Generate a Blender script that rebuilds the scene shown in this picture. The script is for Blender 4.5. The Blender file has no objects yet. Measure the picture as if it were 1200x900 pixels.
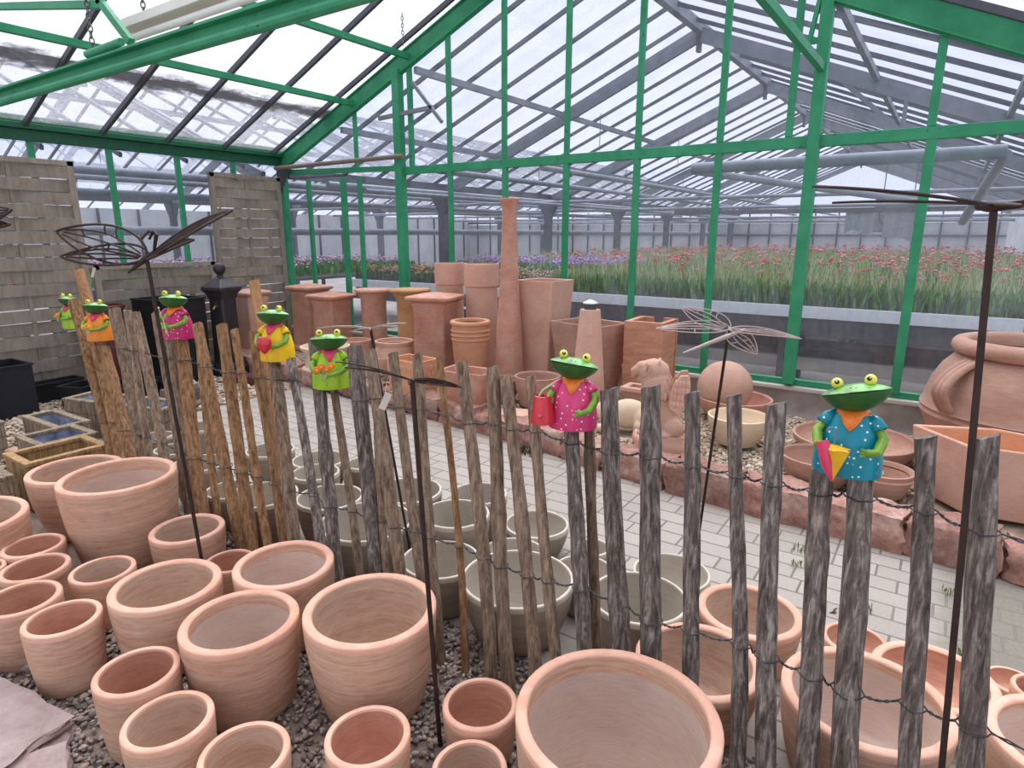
import bpy, bmesh, math, random
import numpy as np
from math import sin, cos, pi, radians, sqrt, atan2
from mathutils import Vector, Matrix

random.seed(7)
scene = bpy.context.scene

# ---------------------------------------------------------------- camera
cam_data = bpy.data.cameras.new('camera')
cam_data.sensor_width = 36.0
cam_data.lens = 22.14
cam_data.clip_start = 0.05
cam_data.clip_end = 300
cam = bpy.data.objects.new('camera', cam_data)
scene.collection.objects.link(cam)
YAW, PITCH, ROLL = radians(34.3), radians(13.45), radians(-0.13)
fwd = Vector((-sin(YAW) * cos(PITCH), cos(YAW) * cos(PITCH), -sin(PITCH)))
rgt = Vector((cos(YAW), sin(YAW), 0))
dwn = fwd.cross(rgt)
r2 = rgt * cos(ROLL) + dwn * sin(ROLL)
d2 = -rgt * sin(ROLL) + dwn * cos(ROLL)
m3 = Matrix((r2, -d2, -fwd)).transposed()
cam.matrix_world = Matrix.Translation((0, 0, 1.6)) @ m3.to_4x4()
scene.camera = cam

# ---------------------------------------------------------------- light: bright overcast sky
world = bpy.data.worlds.new('overcast_sky')
scene.world = world
world.use_nodes = True
wn = world.node_tree
wn.nodes.clear()
w_out = wn.nodes.new('ShaderNodeOutputWorld')
w_bg = wn.nodes.new('ShaderNodeBackground')
w_tc = wn.nodes.new('ShaderNodeTexCoord')
w_noise = wn.nodes.new('ShaderNodeTexNoise')
w_noise.inputs['Scale'].default_value = 2.2
w_noise.inputs['Detail'].default_value = 5
w_ramp = wn.nodes.new('ShaderNodeValToRGB')
w_ramp.color_ramp.elements[0].position = 0.3
w_ramp.color_ramp.elements[0].color = (0.83, 0.85, 0.96, 1)
w_ramp.color_ramp.elements[1].position = 0.7
w_ramp.color_ramp.elements[1].color = (0.95, 0.95, 1.0, 1)
wn.links.new(w_tc.outputs['Generated'], w_noise.inputs['Vector'])
wn.links.new(w_noise.outputs['Fac'], w_ramp.inputs['Fac'])
wn.links.new(w_ramp.outputs['Color'], w_bg.inputs['Color'])
wn.links.new(w_bg.outputs['Background'], w_out.inputs['Surface'])
w_bg.inputs['Strength'].default_value = 0.56

sun_data = bpy.data.lights.new('sun', 'SUN')
sun_data.energy = 3.3
sun_data.angle = radians(75)
sun_data.color = (1.0, 0.97, 0.93)
sun = bpy.data.objects.new('sun', sun_data)
scene.collection.objects.link(sun)
sun.rotation_euler = (radians(-22), radians(-16), 0)
sun.location = (0, 0, 12)

scene.view_settings.view_transform = 'Standard'
scene.view_settings.look = 'None'
scene.view_settings.gamma = 1.0
scene.view_settings.use_curve_mapping = False
scene.view_settings.exposure = 1.12
scene.cycles.transparent_max_bounces = 24
scene.cycles.max_bounces = 8

# ---------------------------------------------------------------- measured positions (metres; camera above the origin)
POTS = [
    ('P2', -3.224, 1.305, 0.255, 0.448),
    ('P1', -3.756, 1.317, 0.225, 0.36),
    ('P3', -3.596, 0.758, 0.272, 0.326),
    ('P4', -3.265, 0.932, 0.122, 0.22),
    ('P5', -3.019, 0.853, 0.126, 0.226),
    ('P5b', -3.235, 0.72, 0.095, 0.209),
    ('P6', -2.749, 1.001, 0.122, 0.233),
    ('P7', -2.745, 0.714, 0.133, 0.249),
    ('P8', -2.448, 0.742, 0.122, 0.263),
    ('P9', -2.779, 1.382, 0.161, 0.257),
    ('P10', -2.481, 1.401, 0.109, 0.174),
    ('P11', -2.293, 1.035, 0.192, 0.307),
    ('P12', -2.038, 1.373, 0.194, 0.317),
    ('P13', -1.827, 1.044, 0.19, 0.326),
    ('P14', -1.938, 0.753, 0.123, 0.263),
    ('P15', -1.693, 0.718, 0.122, 0.23),
    ('P16', -1.434, 0.789, 0.121, 0.198),
    ('P17', -1.464, 1.299, 0.223, 0.37),
    ('P18', -1.195, 1.023, 0.121, 0.204),
    ('P19', -1.022, 1.327, 0.117, 0.182),
    ('P20', -0.91, 1.13, 0.106, 0.161),
    ('P21', -0.545, 1.274, 0.26, 0.416),
    ('P22', -0.516, 1.858, 0.204, 0.228),
    ('P23', -0.452, 2.263, 0.189, 0.215),
    ('P24', -0.035, 1.904, 0.231, 0.278),
    ('P26', 0.143, 2.339, 0.188, 0.146),
    ('P25', -0.108, 2.494, 0.114, 0.091),
    ('P27', 0.383, 2.587, 0.083, 0.066),
    ('P28', 0.428, 2.376, 0.083, 0.19),
    ('P29', 0.464, 2.053, 0.207, 0.248),
    ('B1', -1.263, 1.893, 0.225, 0.261),
    ('B2', -0.822, 2.079, 0.187, 0.235),
    ('B3', -0.821, 2.439, 0.165, 0.171),
    ('B4', -1.555, 2.505, 0.162, 0.169),
    ('B5', -1.483, 2.188, 0.151, 0.169),
    ('B6', -1.137, 2.222, 0.132, 0.179),
    ('B7', -1.24, 2.503, 0.09, 0.134),
    ('B8', -1.927, 2.514, 0.151, 0.241),
    ('B9', -1.821, 2.184, 0.166, 0.279),
    ('B17', -1.657, 1.881, 0.17, 0.225),
    ('B10', -2.241, 2.297, 0.18, 0.259),
    ('B12', -2.141, 1.904, 0.22, 0.264),
    ('B13', -2.527, 2.007, 0.172, 0.255),
    ('B14', -2.922, 2.231, 0.138, 0.231),
    ('B15', -3.149, 2.438, 0.168, 0.201),
    ('B16', -2.912, 2.587, 0.112, 0.179),
    ('B25', -3.462, 2.305, 0.151, 0.242),
    ('B28', -2.829, 1.817, 0.178, 0.263),
    ('B30', -3.145, 1.83, 0.138, 0.209),
    ('B23', -3.571, 1.898, 0.158, 0.252),
    ('B22', -4.074, 2.014, 0.131, 0.21),
    ('B21', -4.563, 2.14, 0.11, 0.176),
    ('B24', -4.375, 2.372, 0.138, 0.221),
]
STAKES = [
    (0.256, 1.585, 0.119, 1.72, 1.156, 0.026, 0),
    (0.117, 1.585, 0.009, 1.72, 1.135, 0.0211, 0),
    (-0.004, 1.585, -0.116, 1.72, 1.029, 0.0299, 0),
    (-0.121, 1.585, -0.204, 1.72, 1.012, 0.0243, 0),
    (-0.209, 1.585, -0.328, 1.72, 1.164, 0.0248, 0),
    (-0.308, 1.585, -0.437, 1.72, 1.172, 0.021, 0),
    (-0.42, 1.585, -0.555, 1.72, 1.162, 0.0206, 0),
    (-0.537, 1.585, -0.677, 1.72, 1.162, 0.0276, 0),
    (-0.64, 1.585, -0.814, 1.72, 1.135, 0.0262, 0),
    (-0.778, 1.585, -0.942, 1.72, 1.003, 0.0235, 0),
    (-0.858, 1.585, -1.098, 1.72, 1.136, 0.0184, 1),
    (-0.963, 1.585, -1.202, 1.72, 1.128, 0.0204, 1),
    (-1.082, 1.585, -1.255, 1.72, 1.151, 0.0221, 1),
    (-1.171, 1.585, -1.391, 1.72, 1.151, 0.0229, 1),
    (-1.291, 1.585, -1.495, 1.72, 1.161, 0.0156, 2),
    (-1.4, 1.585, -1.604, 1.72, 1.158, 0.0176, 1),
    (-1.451, 1.585, -1.733, 1.72, 1.148, 0.0182, 1),
    (-1.559, 1.585, -1.861, 1.72, 1.144, 0.0221, 1),
    (-1.648, 1.585, -1.841, 1.72, 0.94, 0.0138, 1),
    (-1.711, 1.585, -1.949, 1.72, 1.149, 0.0277, 0),
    (-1.844, 1.585, -2.09, 1.72, 0.966, 0.0181, 1),
    (-1.985, 1.585, -2.197, 1.72, 1.161, 0.0255, 0),
    (-2.058, 1.585, -2.366, 1.72, 1.052, 0.019, 0),
    (-2.229, 1.585, -2.49, 1.72, 1.038, 0.0253, 1),
    (-2.341, 1.585, -2.629, 1.72, 1.148, 0.0278, 2),
    (-2.435, 1.585, -2.779, 1.72, 1.147, 0.0204, 2),
    (-2.586, 1.585, -2.883, 1.72, 1.163, 0.0311, 2),
    (-2.661, 1.585, -3.104, 1.72, 1.145, 0.0324, 2),
    (-2.856, 1.585, -3.104, 1.72, 1.07, 0.0174, 2),
    (-3.022, 1.585, -3.275, 1.72, 1.063, 0.038, 2),
    (-3.148, 1.585, -3.372, 1.72, 1.05, 0.0227, 1),
    (-3.127, 1.585, -3.498, 1.72, 1.177, 0.0253, 1),
    (-3.306, 1.585, -3.724, 1.72, 1.161, 0.0239, 1),
    (-3.469, 1.585, -3.811, 1.72, 1.165, 0.0218, 1),
    (-3.575, 1.585, -3.973, 1.72, 1.163, 0.0298, 1),
    (-3.69, 1.585, -4.188, 1.72, 0.951, 0.0363, 2),
    (-3.889, 1.585, -4.302, 1.72, 0.945, 0.0264, 2),
    (-3.896, 1.585, -4.503, 1.72, 1.18, 0.0374, 2),
]
FROGS = [
    ('blue', -0.146, 1.7, 1.024),
    ('pink', -0.93, 1.71, 0.999),
    ('lime', -2.089, 1.71, 0.968),
    ('yellow', -2.444, 1.71, 1.045),
    ('magenta', -3.273, 1.71, 1.065),
    ('orange', -4.194, 1.72, 0.966),
    ('far', -5.161, 1.95, 0.93),
]
BED = [
    ('T1', -7.019, 4.6, 0.918, 0.501, 0.386),
    ('T2', -6.666, 5.2, 0.958, 0.606, 0.476),
    ('T3', -5.953, 4.95, 0.908, 0.602, 0.441),
    ('T4', -5.514, 5.2, 0.972, 0.448, 0.299),
    ('T5', -4.932, 5.2, 1.001, 0.466, 0.323),
    ('T6', -4.207, 4.8, 1.005, 0.598, 0.444),
    ('T7', -4.42, 5.22, 1.294, 0.317, 0.299),
    ('T8', -3.972, 5.2, 1.299, 0.366, 0.331),
    ('T9', -3.728, 4.75, 0.79, 0.393, 0.328, 0.279),
    ('T10', -3.362, 4.88, 1.904, 0.17, 0.139, 0.293),
    ('T11', -3.116, 5.15, 1.174, 0.596, 0.443),
    ('T12', -2.584, 5.0, 0.836, 0.608, 0.456),
    ('T13', -2.316, 4.5, 1.084, 0.156, 0.258),
    ('T14', -2.049, 5.1, 0.875, 0.438, 0.409),
    ('T25', -4.603, 4.6, 0.528, 0.394),
    ('T26', -5.46, 4.85, 0.421, 0.349),
    ('T27', -5.468, 4.42, 0.413, 0.573),
    ('T30', -2.803, 4.5, 0.409, 0.397),
    ('T30b', -3.127, 4.45, 0.392, 0.272),
    ('T18', -1.362, 5.0, 0.593, 0.42),
    ('T18b', -1.289, 5.0, 0.352, 0.571),
    ('T19', -1.089, 4.45, 0.36, 0.435),
    ('T20', -0.361, 4.48, 0.271, 0.835),
    ('T21', -0.516, 4.0, 0.305, 0.412),
    ('T22', -0.167, 3.97, 0.299, 0.34),
    ('T24', 0.398, 4.92, 0.975, 0.799, 1.157),
    ('T15', -1.912, 4.55, 0.425, 0.189),
    ('T16', -1.516, 4.05, 0.794, 0.347),
    ('T17', -1.858, 4.3, 0.403, 0.232),
    ('maroon', -7.068, 2.9, 0.89, 0.431),
    ('column', -6.953, 3.9, 1.236, 0.495, 0.381),
    ('slabs', -6.278, 3.0, 0.477, 0.182),
    ('blackbox', -7.437, 3.6, 1.072, 0.749),
]
BEDD = {r[0]: r[1:] for r in BED}
FROGD = {r[0]: r[1:] for r in FROGS}
GY = 5.5        # the gable glass wall
GX = -7.43      # the left glass wall
RX, RZ = -3.05, 4.30     # ridge
BZ = 0.15       # top of the raised gravel bed

# ================================================================ helpers
class MB:
    def __init__(self):
        self.v, self.f, self.m = [], [], []

    def add(self, verts, faces, mat=0):
        o = len(self.v)
        self.v.extend(tuple(p) for p in verts)
        self.f.extend(tuple(i + o for i in f) for f in faces)
        self.m.extend([mat] * len(faces))
        return self

    def box(self, c, s, rot=None, mat=0):
        vs = []
        for x in (-.5, .5):
            for y in (-.5, .5):
                for z in (-.5, .5):
                    p = Vector((x * s[0], y * s[1], z * s[2]))
                    if rot is not None:
                        p = rot @ p
                    vs.append(p + Vector(c))
        return self.add(vs, [(0, 1, 3, 2), (4, 6, 7, 5), (0, 4, 5, 1), (2, 3, 7, 6), (0, 2, 6, 4), (1, 5, 7, 3)], mat)

    def beam(self, a, b, w, h, up=(0, 0, 1), mat=0):
        """straight bar from a to b, w wide, h high"""
        a, b = Vector(a), Vector(b)
        d = (b - a)
        L = d.length
        d.normalize()
        u = Vector(up)
        s = d.cross(u)
        if s.length < 1e-4:
            s = d.cross(Vector((0, 1, 0)))
        s.normalize()
        u = s.cross(d)
        rot = Matrix((s, d, u)).transposed()
        return self.box((a + b) / 2, (w, L, h), rot, mat)

    def tube(self, path, rad, n=8, caps=True, mat=0, flat=None):
        P = [Vector(p) for p in path]
        R = rad if isinstance(rad, (list, tuple)) else [rad] * len(P)
        vs, fs = [], []
        prev = None
        for i, p in enumerate(P):
            t = (P[min(i + 1, len(P) - 1)] - P[max(i - 1, 0)])
            if t.length < 1e-9:
                t = Vector((0, 0, 1))
            t.normalize()
            if prev is None:
                ref = Vector((0, 0, 1)) if abs(t.z) < .9 else Vector((1, 0, 0))
                s = t.cross(ref).normalized()
            else:
                s = (prev - t * prev.dot(t))
                s = s.normalized() if s.length > 1e-6 else t.orthogonal().normalized()
            prev = s
            b = t.cross(s)
            for k in range(n):
                a = 2 * pi * k / n
                o = s * cos(a) + b * sin(a)
                if flat:
                    o = s * cos(a) + b * sin(a) * flat
                vs.append(p + o * R[i])
        for i in range(len(P) - 1):
            for k in range(n):
                k2 = (k + 1) % n
                fs.append((i * n + k, i * n + k2, (i + 1) * n + k2, (i + 1) * n + k))
        if caps:
            fs.append(tuple(range(n))[::-1])
            fs.append(tuple((len(P) - 1) * n + k for k in range(n)))
        return self.add(vs, fs, mat)

    def lathe(self, prof, n=40, c=(0, 0, 0), mats=None, wob=0.0, seed=0, sx=1, sy=1, mat=0):
        """prof: list of (r, z); mats: one slot per segment; a zero radius closes the end"""
        rng = random.Random(seed)
        ph = [rng.uniform(0, 6.28) for _ in range(3)]
        vs, fs, ms = [], [], []
        idx = []
        for (r, z) in prof:
            if r <= 1e-6:
                idx.append([len(vs)])
                vs.append((c[0], c[1], c[2] + z))
            else:
                row = []
                for k in range(n):
                    a = 2 * pi * k / n
                    q = r * (1 + wob * (sin(2 * a + ph[0]) + .5 * sin(3 * a + ph[1] + z * 6)))
                    row.append(len(vs))
                    vs.append((c[0] + q * cos(a) * sx, c[1] + q * sin(a) * sy, c[2] + z + wob * .6 * r * sin(2 * a + ph[2])))
                idx.append(row)
        for i in range(len(prof) - 1):
            A, B = idx[i], idx[i + 1]
            for k in range(n):
                k2 = (k + 1) % n
                if len(A) == 1 and len(B) == 1:
                    break
                if len(A) == 1:
                    fs.append((A[0], B[k2], B[k]))
                elif len(B) == 1:
                    fs.append((A[k], A[k2], B[0]))
                else:
                    fs.append((A[k], A[k2], B[k2], B[k]))
                ms.append(mats[i] if mats else mat)
        o = len(self.v)
        self.v.extend(vs)
        self.f.extend(tuple(i + o for i in f) for f in fs)
        self.m.extend(ms)
        return self

    def frustum(self, rings, mat=0, mats=None, closed=(True, True)):
        """rings: list of lists of points (same count), joined in order"""
        n = len(rings[0])
        vs = [p for r in rings for p in r]
        fs, ms = [], []
        for i in range(len(rings) - 1):
            for k in range(n):
                k2 = (k + 1) % n
                fs.append((i * n + k, i * n + k2, (i + 1) * n + k2, (i + 1) * n + k))
                ms.append(mats[i] if mats else mat)
        if closed[0]:
            fs.append(tuple(range(n))[::-1]); ms.append(mats[0] if mats else mat)
        if closed[1]:
            fs.append(tuple((len(rings) - 1) * n + k for k in range(n))); ms.append(mats[-1] if mats else mat)
        o = len(self.v)
        self.v.extend(tuple(p) for p in vs)
        self.f.extend(tuple(i + o for i in f) for f in fs)
        self.m.extend(ms)
        return self

    def ball(self, c, r, n=14, m=8, s=(1, 1, 1), rot=None, mat=0):
        vs, fs = [], []
        for i in range(m + 1):
            th = pi * i / m
            for k in range(n):
                a = 2 * pi * k / n
                p = Vector((r * sin(th) * cos(a) * s[0], r * sin(th) * sin(a) * s[1], r * cos(th) * s[2]))
                if rot is not None:
                    p = rot @ p
                vs.append(p + Vector(c))
        for i in range(m):
            for k in range(n):
                k2 = (k + 1) % n
                fs.append((i * n + k, (i + 1) * n + k, (i + 1) * n + k2, i * n + k2))
        return self.add(vs, fs, mat)

    def build(self, name, mats, parent=None, smooth=True, bevel=0.0, sub=0, autos=40):
        me = bpy.data.meshes.new(name)
        me.from_pydata(self.v, [], self.f)
        if not isinstance(mats, (list, tuple)):
            mats = [mats]
        for m in mats:
            me.materials.append(m)
        me.polygons.foreach_set('material_index', self.m)
        bm = bmesh.new()
        bm.from_mesh(me)
        bmesh.ops.remove_doubles(bm, verts=bm.verts, dist=1e-5)
        bmesh.ops.recalc_face_normals(bm, faces=bm.faces)
        if smooth:
            lim = radians(autos)
            for fa in bm.faces:
                fa.smooth = True
            for e in bm.edges:
                if len(e.link_faces) == 2 and e.calc_face_angle(0) > lim:
                    e.smooth = False
        bm.to_mesh(me)
        bm.free()
        o = bpy.data.objects.new(name, me)
        scene.collection.objects.link(o)
        if parent is not None:
            o.parent = parent
        if bevel:
            b = o.modifiers.new('bevel', 'BEVEL')
            b.width = bevel
            b.segments = 2
            b.limit_method = 'ANGLE'
            b.angle_limit = radians(35)
        if sub:
            s = o.modifiers.new('subdivision', 'SUBSURF')
            s.levels = sub
            s.render_levels = sub
        return o


def tag(o, label, cat, group=None, kind=None):
    if label:
        o['label'] = label
    if cat:
        o['category'] = cat
    if group:
        o['group'] = group
    if kind:
        o['kind'] = kind
    return o


def thing(name, label, cat, loc=(0, 0, 0), rz=0, group=None, tilt=None):
    o = bpy.data.objects.new(name, None)
    o.empty_display_size = .05
    scene.collection.objects.link(o)
    o.location = loc
    o.rotation_euler = (0, 0, rz) if tilt is None else (tilt[0], tilt[1], rz)
    return tag(o, label, cat, group)


def struct(name):
    o = bpy.data.objects.new(name, None)
    o.empty_display_size = .05
    scene.collection.objects.link(o)
    o['kind'] = 'structure'
    return o


def shift(o, p):
    """give a mesh object its origin at p (vertices are already in world space)"""
    p = Vector(p)
    o.data.transform(Matrix.Translation(-p))
    o.location = p
    return o


# ================================================================ materials
def new_mat(name):
    m = bpy.data.materials.new(name)
    m.use_nodes = True
    nt = m.node_tree
    nt.nodes.clear()
    out = nt.nodes.new('ShaderNodeOutputMaterial')
    return m, nt, out


def principled(nt, out, rough=.6, metal=0.0, spec=.4):
    b = nt.nodes.new('ShaderNodeBsdfPrincipled')
    b.inputs['Roughness'].default_value = rough
    b.inputs['Metallic'].default_value = metal
    b.inputs['Specular IOR Level'].default_value = spec
    nt.links.new(b.outputs['BSDF'], out.inputs['Surface'])
    return b


def coords(nt, scale=(1, 1, 1), kind='Object'):
    tc = nt.nodes.new('ShaderNodeTexCoord')
    mp = nt.nodes.new('ShaderNodeMapping')
    mp.inputs['Scale'].default_value = scale
    nt.links.new(tc.outputs[kind], mp.inputs['Vector'])
    return mp.outputs['Vector']


def noise(nt, vec, scale, detail=4, rough=.55, dist=0):
    n = nt.nodes.new('ShaderNodeTexNoise')
    n.inputs['Scale'].default_value = scale
    n.inputs['Detail'].default_value = detail
    n.inputs['Roughness'].default_value = rough
    n.inputs['Distortion'].default_value = dist
    nt.links.new(vec, n.inputs['Vector'])
    return n.outputs['Fac']


def ramp(nt, fac, stops):
    r = nt.nodes.new('ShaderNodeValToRGB')
    els = r.color_ramp.elements
    while len(els) < len(stops):
        els.new(.5)
    for e, (p, c) in zip(els, stops):
        e.position = p
        e.color = (c[0], c[1], c[2], 1) if len(c) == 3 else c
    nt.links.new(fac, r.inputs['Fac'])
    return r.outputs['Color']


def mixc(nt, fac, a, b, mode='MIX'):
    m = nt.nodes.new('ShaderNodeMix')
    m.data_type = 'RGBA'
    m.blend_type = mode
    for sock, val in ((m.inputs['Factor'], fac), (m.inputs['A'], a), (m.inputs['B'], b)):
        pass
    ins = {'f': m.inputs[0], 'a': m.inputs[6], 'b': m.inputs[7]}
    for k, val in (('f', fac), ('a', a), ('b', b)):
        if hasattr(val, 'is_output'):
            nt.links.new(val, ins[k])
        elif k == 'f':
            ins[k].default_value = val
        else:
            ins[k].default_value = (val[0], val[1], val[2], 1)
    return m.outputs[2]


def bump(nt, b, height, strength=.3, dist=.01):
    n = nt.nodes.new('ShaderNodeBump')
    n.inputs['Strength'].default_value = strength
    n.inputs['Distance'].default_value = dist
    nt.links.new(height, n.inputs['Height'])
    nt.links.new(n.outputs['Normal'], b.inputs['Normal'])


def plain(name, col, rough=.5, metal=0.0, var=.12, scale=18, spec=.4, bmp=0.0):
    m, nt, out = new_mat(name)
    b = principled(nt, out, rough, metal, spec)
    v = coords(nt)
    f = noise(nt, v, scale, 4)
    lo = tuple(c * (1 - var) for c in col)
    hi = tuple(min(1, c * (1 + var)) for c in col)
    c = ramp(nt, f, [(.3, lo), (.7, hi)])
    nt.links.new(c, b.inputs['Base Color'])
    if bmp:
        bump(nt, b, f, bmp, .004)
    return m


def rnd_shift(nt, col, amt=.12):
    """shift the colour a little for every object"""
    oi = nt.nodes.new('ShaderNodeObjectInfo')
    hs = nt.nodes.new('ShaderNodeHueSaturation')
    mr = nt.nodes.new('ShaderNodeMapRange')
    mr.inputs['To Min'].default_value = 1 - amt
    mr.inputs['To Max'].default_value = 1 + amt
    nt.links.new(oi.outputs['Random'], mr.inputs['Value'])
    nt.links.new(mr.outputs['Result'], hs.inputs['Value'])
    nt.links.new(col, hs.inputs['Color'])
    return hs.outputs['Color']


def terracotta(name, dark, mid, light, rough=.85, band=16, efflo=.5, effc=(.62, .47, .40)):
    """fired clay with turning bands, blotches and a pale bloom"""
    m, nt, out = new_mat(name)
    b = principled(nt, out, rough, 0, .25)
    oi = nt.nodes.new('ShaderNodeObjectInfo')
    tc = nt.nodes.new('ShaderNodeTexCoord')
    ad = nt.nodes.new('ShaderNodeVectorMath')
    ad.operation = 'ADD'
    nt.links.new(tc.outputs['Object'], ad.inputs[0])
    nt.links.new(oi.outputs['Location'], ad.inputs[1])
    def mp(s):
        n = nt.nodes.new('ShaderNodeMapping')
        n.inputs['Scale'].default_value = s
        nt.links.new(ad.outputs['Vector'], n.inputs['Vector'])
        return n.outputs['Vector']
    f1 = noise(nt, mp((1.6, 1.6, band)), 2.4, 5, .6, .6)
    f2 = noise(nt, mp((1, 1, 1)), 5.0, 5, .6)
    f3 = noise(nt, mp((4, 4, 40)), 5.0, 3, .6)
    c1 = ramp(nt, f1, [(.28, dark), (.5, mid), (.72, light)])
    e = ramp(nt, f2, [(.45, (0, 0, 0)), (.75, (efflo, efflo, efflo))])
    c2 = mixc(nt, e, c1, effc)
    c3 = mixc(nt, .35, c2, ramp(nt, f3, [(.35, dark), (.65, light)]), 'MIX')
    c4 = rnd_shift(nt, c3, .1)
    nt.links.new(c4, b.inputs['Base Color'])
    bump(nt, b, f3, .22, .004)
    return m


M = {}
M['clay'] = terracotta('terracotta_clay', (.42, .215, .14), (.59, .355, .25), (.71, .505, .375), band=28, efflo=.6, effc=(.66, .48, .365))
M['clay_rim'] = terracotta('terracotta_rim', (.58, .29, .20), (.71, .40, .29), (.78, .50, .39), band=4, efflo=.4, effc=(.76, .56, .46))
M['clay_in'] = terracotta('terracotta_inside', (.39, .23, .16), (.52, .36, .27), (.61, .46, .36), band=10, efflo=.8, effc=(.55, .43, .35))
M['clay_in_red'] = terracotta('terracotta_inside_red', (.39, .18, .115), (.52, .26, .18), (.60, .34, .24), band=10, efflo=.3, effc=(.55, .36, .27))
M['clay_in_white'] = terracotta('terracotta_inside_chalky', (.49, .35, .29), (.59, .455, .39), (.64, .52, .455), band=3, efflo=.7, effc=(.64, .52, .46))
M['clay_pink'] = terracotta('pink_clay', (.53, .285, .205), (.64, .38, .285), (.71, .475, .37), band=2, efflo=.5, effc=(.63, .45, .36))
M['clay_red'] = terracotta('red_clay', (.40, .17, .115), (.52, .255, .18), (.60, .36, .27), band=1.5, efflo=.6, effc=(.66, .49, .41))
M['clay_orange'] = terracotta('orange_clay', (.60, .27, .14), (.69, .35, .205), (.74, .43, .28), band=3, efflo=.3, effc=(.66, .42, .30))
M['clay_ochre'] = terracotta('ochre_clay', (.42, .20, .08), (.53, .28, .13), (.60, .36, .20), band=2, efflo=.3, effc=(.6, .42, .28))
M['clay_buff'] = terracotta('buff_clay', (.62, .47, .31), (.70, .56, .40), (.76, .64, .49), band=2, efflo=.3, effc=(.75, .66, .54))
M['clay_brown'] = terracotta('brown_clay', (.33, .175, .125), (.43, .245, .18), (.52, .32, .25), band=5, efflo=.45, effc=(.54, .39, .32))
M['clay_stripe'] = terracotta('striped_clay', (.40, .15, .08), (.52, .24, .145), (.62, .36, .25), band=9, efflo=.15)
M['stoneware'] = terracotta('beige_stoneware', (.27, .215, .165), (.35, .285, .225), (.41, .345, .28), band=8, efflo=.4, effc=(.43, .37, .30))
M['stone_rim'] = plain('stoneware_rim', (.56, .50, .42), .5)
M['stone_in'] = terracotta('stoneware_inside', (.38, .33, .27), (.45, .395, .33), (.50, .45, .38), band=3, efflo=.4, effc=(.48, .43, .365))
M['stone_brown'] = terracotta('brown_stoneware', (.17, .12, .09), (.24, .175, .13), (.30, .23, .17), band=10, efflo=.2, effc=(.33, .27, .21))


def wood(name, dark, mid, light, streak=.5, sc=1.0):
    m, nt, out = new_mat(name)
    b = principled(nt, out, .85, 0, .2)
    oi = nt.nodes.new('ShaderNodeObjectInfo')
    tc = nt.nodes.new('ShaderNodeTexCoord')
    ad = nt.nodes.new('ShaderNodeVectorMath')
    ad.operation = 'ADD'
    nt.links.new(tc.outputs['Object'], ad.inputs[0])
    sc3 = nt.nodes.new('ShaderNodeVectorMath')
    sc3.operation = 'SCALE'
    sc3.inputs['Scale'].default_value = 9.0
    nt.links.new(oi.outputs['Random'], sc3.inputs[0])
    nt.links.new(sc3.outputs['Vector'], ad.inputs[1])
    def mp(s):
        n = nt.nodes.new('ShaderNodeMapping')
        n.inputs['Scale'].default_value = s
        nt.links.new(ad.outputs['Vector'], n.inputs['Vector'])
        return n.outputs['Vector']
    f1 = noise(nt, mp((38 * sc, 38 * sc, 5 * sc)), 2.0, 6, .68, .5)
    f2 = noise(nt, mp((9, 9, 3)), 2.0, 4, .6)
    c1 = ramp(nt, f1, [(.36, dark), (.5, mid), (.66, light)])
    c2 = ramp(nt, f2, [(.35, tuple(x * .75 for x in mid)), (.65, light)])
    c = mixc(nt, streak, c2, c1)
    nt.links.new(rnd_shift(nt, c, .14), b.inputs['Base Color'])
    bump(nt, b, f1, .7, .006)
    return m


M['stake0'] = wood('weathered_grey_wood', (.035, .028, .026), (.15, .12, .105), (.42, .36, .32), .85)
M['stake1'] = wood('grey_brown_wood', (.06, .04, .03), (.21, .145, .10), (.40, .30, .215), .75)
M['stake2'] = wood('brown_wood', (.075, .036, .018), (.27, .145, .07), (.46, .28, .15), .75)
M['bare_wood'] = wood('bare_orange_wood', (.17, .08, .035), (.37, .19, .09), (.50, .29, .15), .6)
M['box_wood'] = wood('new_planter_wood', (.16, .085, .03), (.38, .235, .11), (.58, .41, .23), .7, .8)
M['grey_wood'] = wood('old_planter_wood', (.08, .058, .04), (.25, .19, .135), (.44, .36, .27), .75, .8)
M['panel_wood'] = wood('panel_wood', (.25, .21, .17), (.315, .27, .22), (.37, .32, .265), .4, .25)
M['green'] = None


def green_paint():
    m, nt, out = new_mat('chipped_green_paint')
    b = principled(nt, out, .45, 0, .4)
    v = coords(nt)
    f = noise(nt, v, 5, 3)
    c = ramp(nt, f, [(.3, (.022, .25, .115)), (.7, (.045, .34, .165))])
    f2 = noise(nt, v, 26, 6, .7)
    k = ramp(nt, f2, [(.655, (0, 0, 0)), (.68, (1, 1, 1))])
    c2 = mixc(nt, k, c, (.02, .02, .022))
    nt.links.new(c2, b.inputs['Base Color'])
    return m


M['green'] = green_paint()
M['green_dark'] = plain('dark_green_paint', (.008, .10, .045), .4)
M['galv'] = plain('galvanised_steel', (.22, .24, .275), .55, .2, .15, 8)
M['galv_dark'] = plain('dull_steel', (.085, .092, .11), .55, .2, .15, 8)
M['bar'] = plain('glazing_bar_grey', (.085, .09, .105), .55, .2)
M['pipe_brown'] = plain('brown_pipe', (.20, .16, .13), .5)
M['cable'] = plain('dark_cable', (.03, .05, .04), .6)
M['white_plastic'] = plain('cream_lamp_housing', (.74, .71, .65), .4, 0, .05)
M['tube_white'] = plain('white_lamp_tube', (.86, .85, .82), .25, 0, .03)
M['chain'] = plain('rusty_chain', (.16, .14, .13), .5, .6)
M['rust'] = plain('rusty_dark_steel', (.045, .026, .022), .55, .4, .3, 30)
M['pale_metal'] = plain('pale_rose_metal', (.48, .38, .35), .4, .5, .1)
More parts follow.
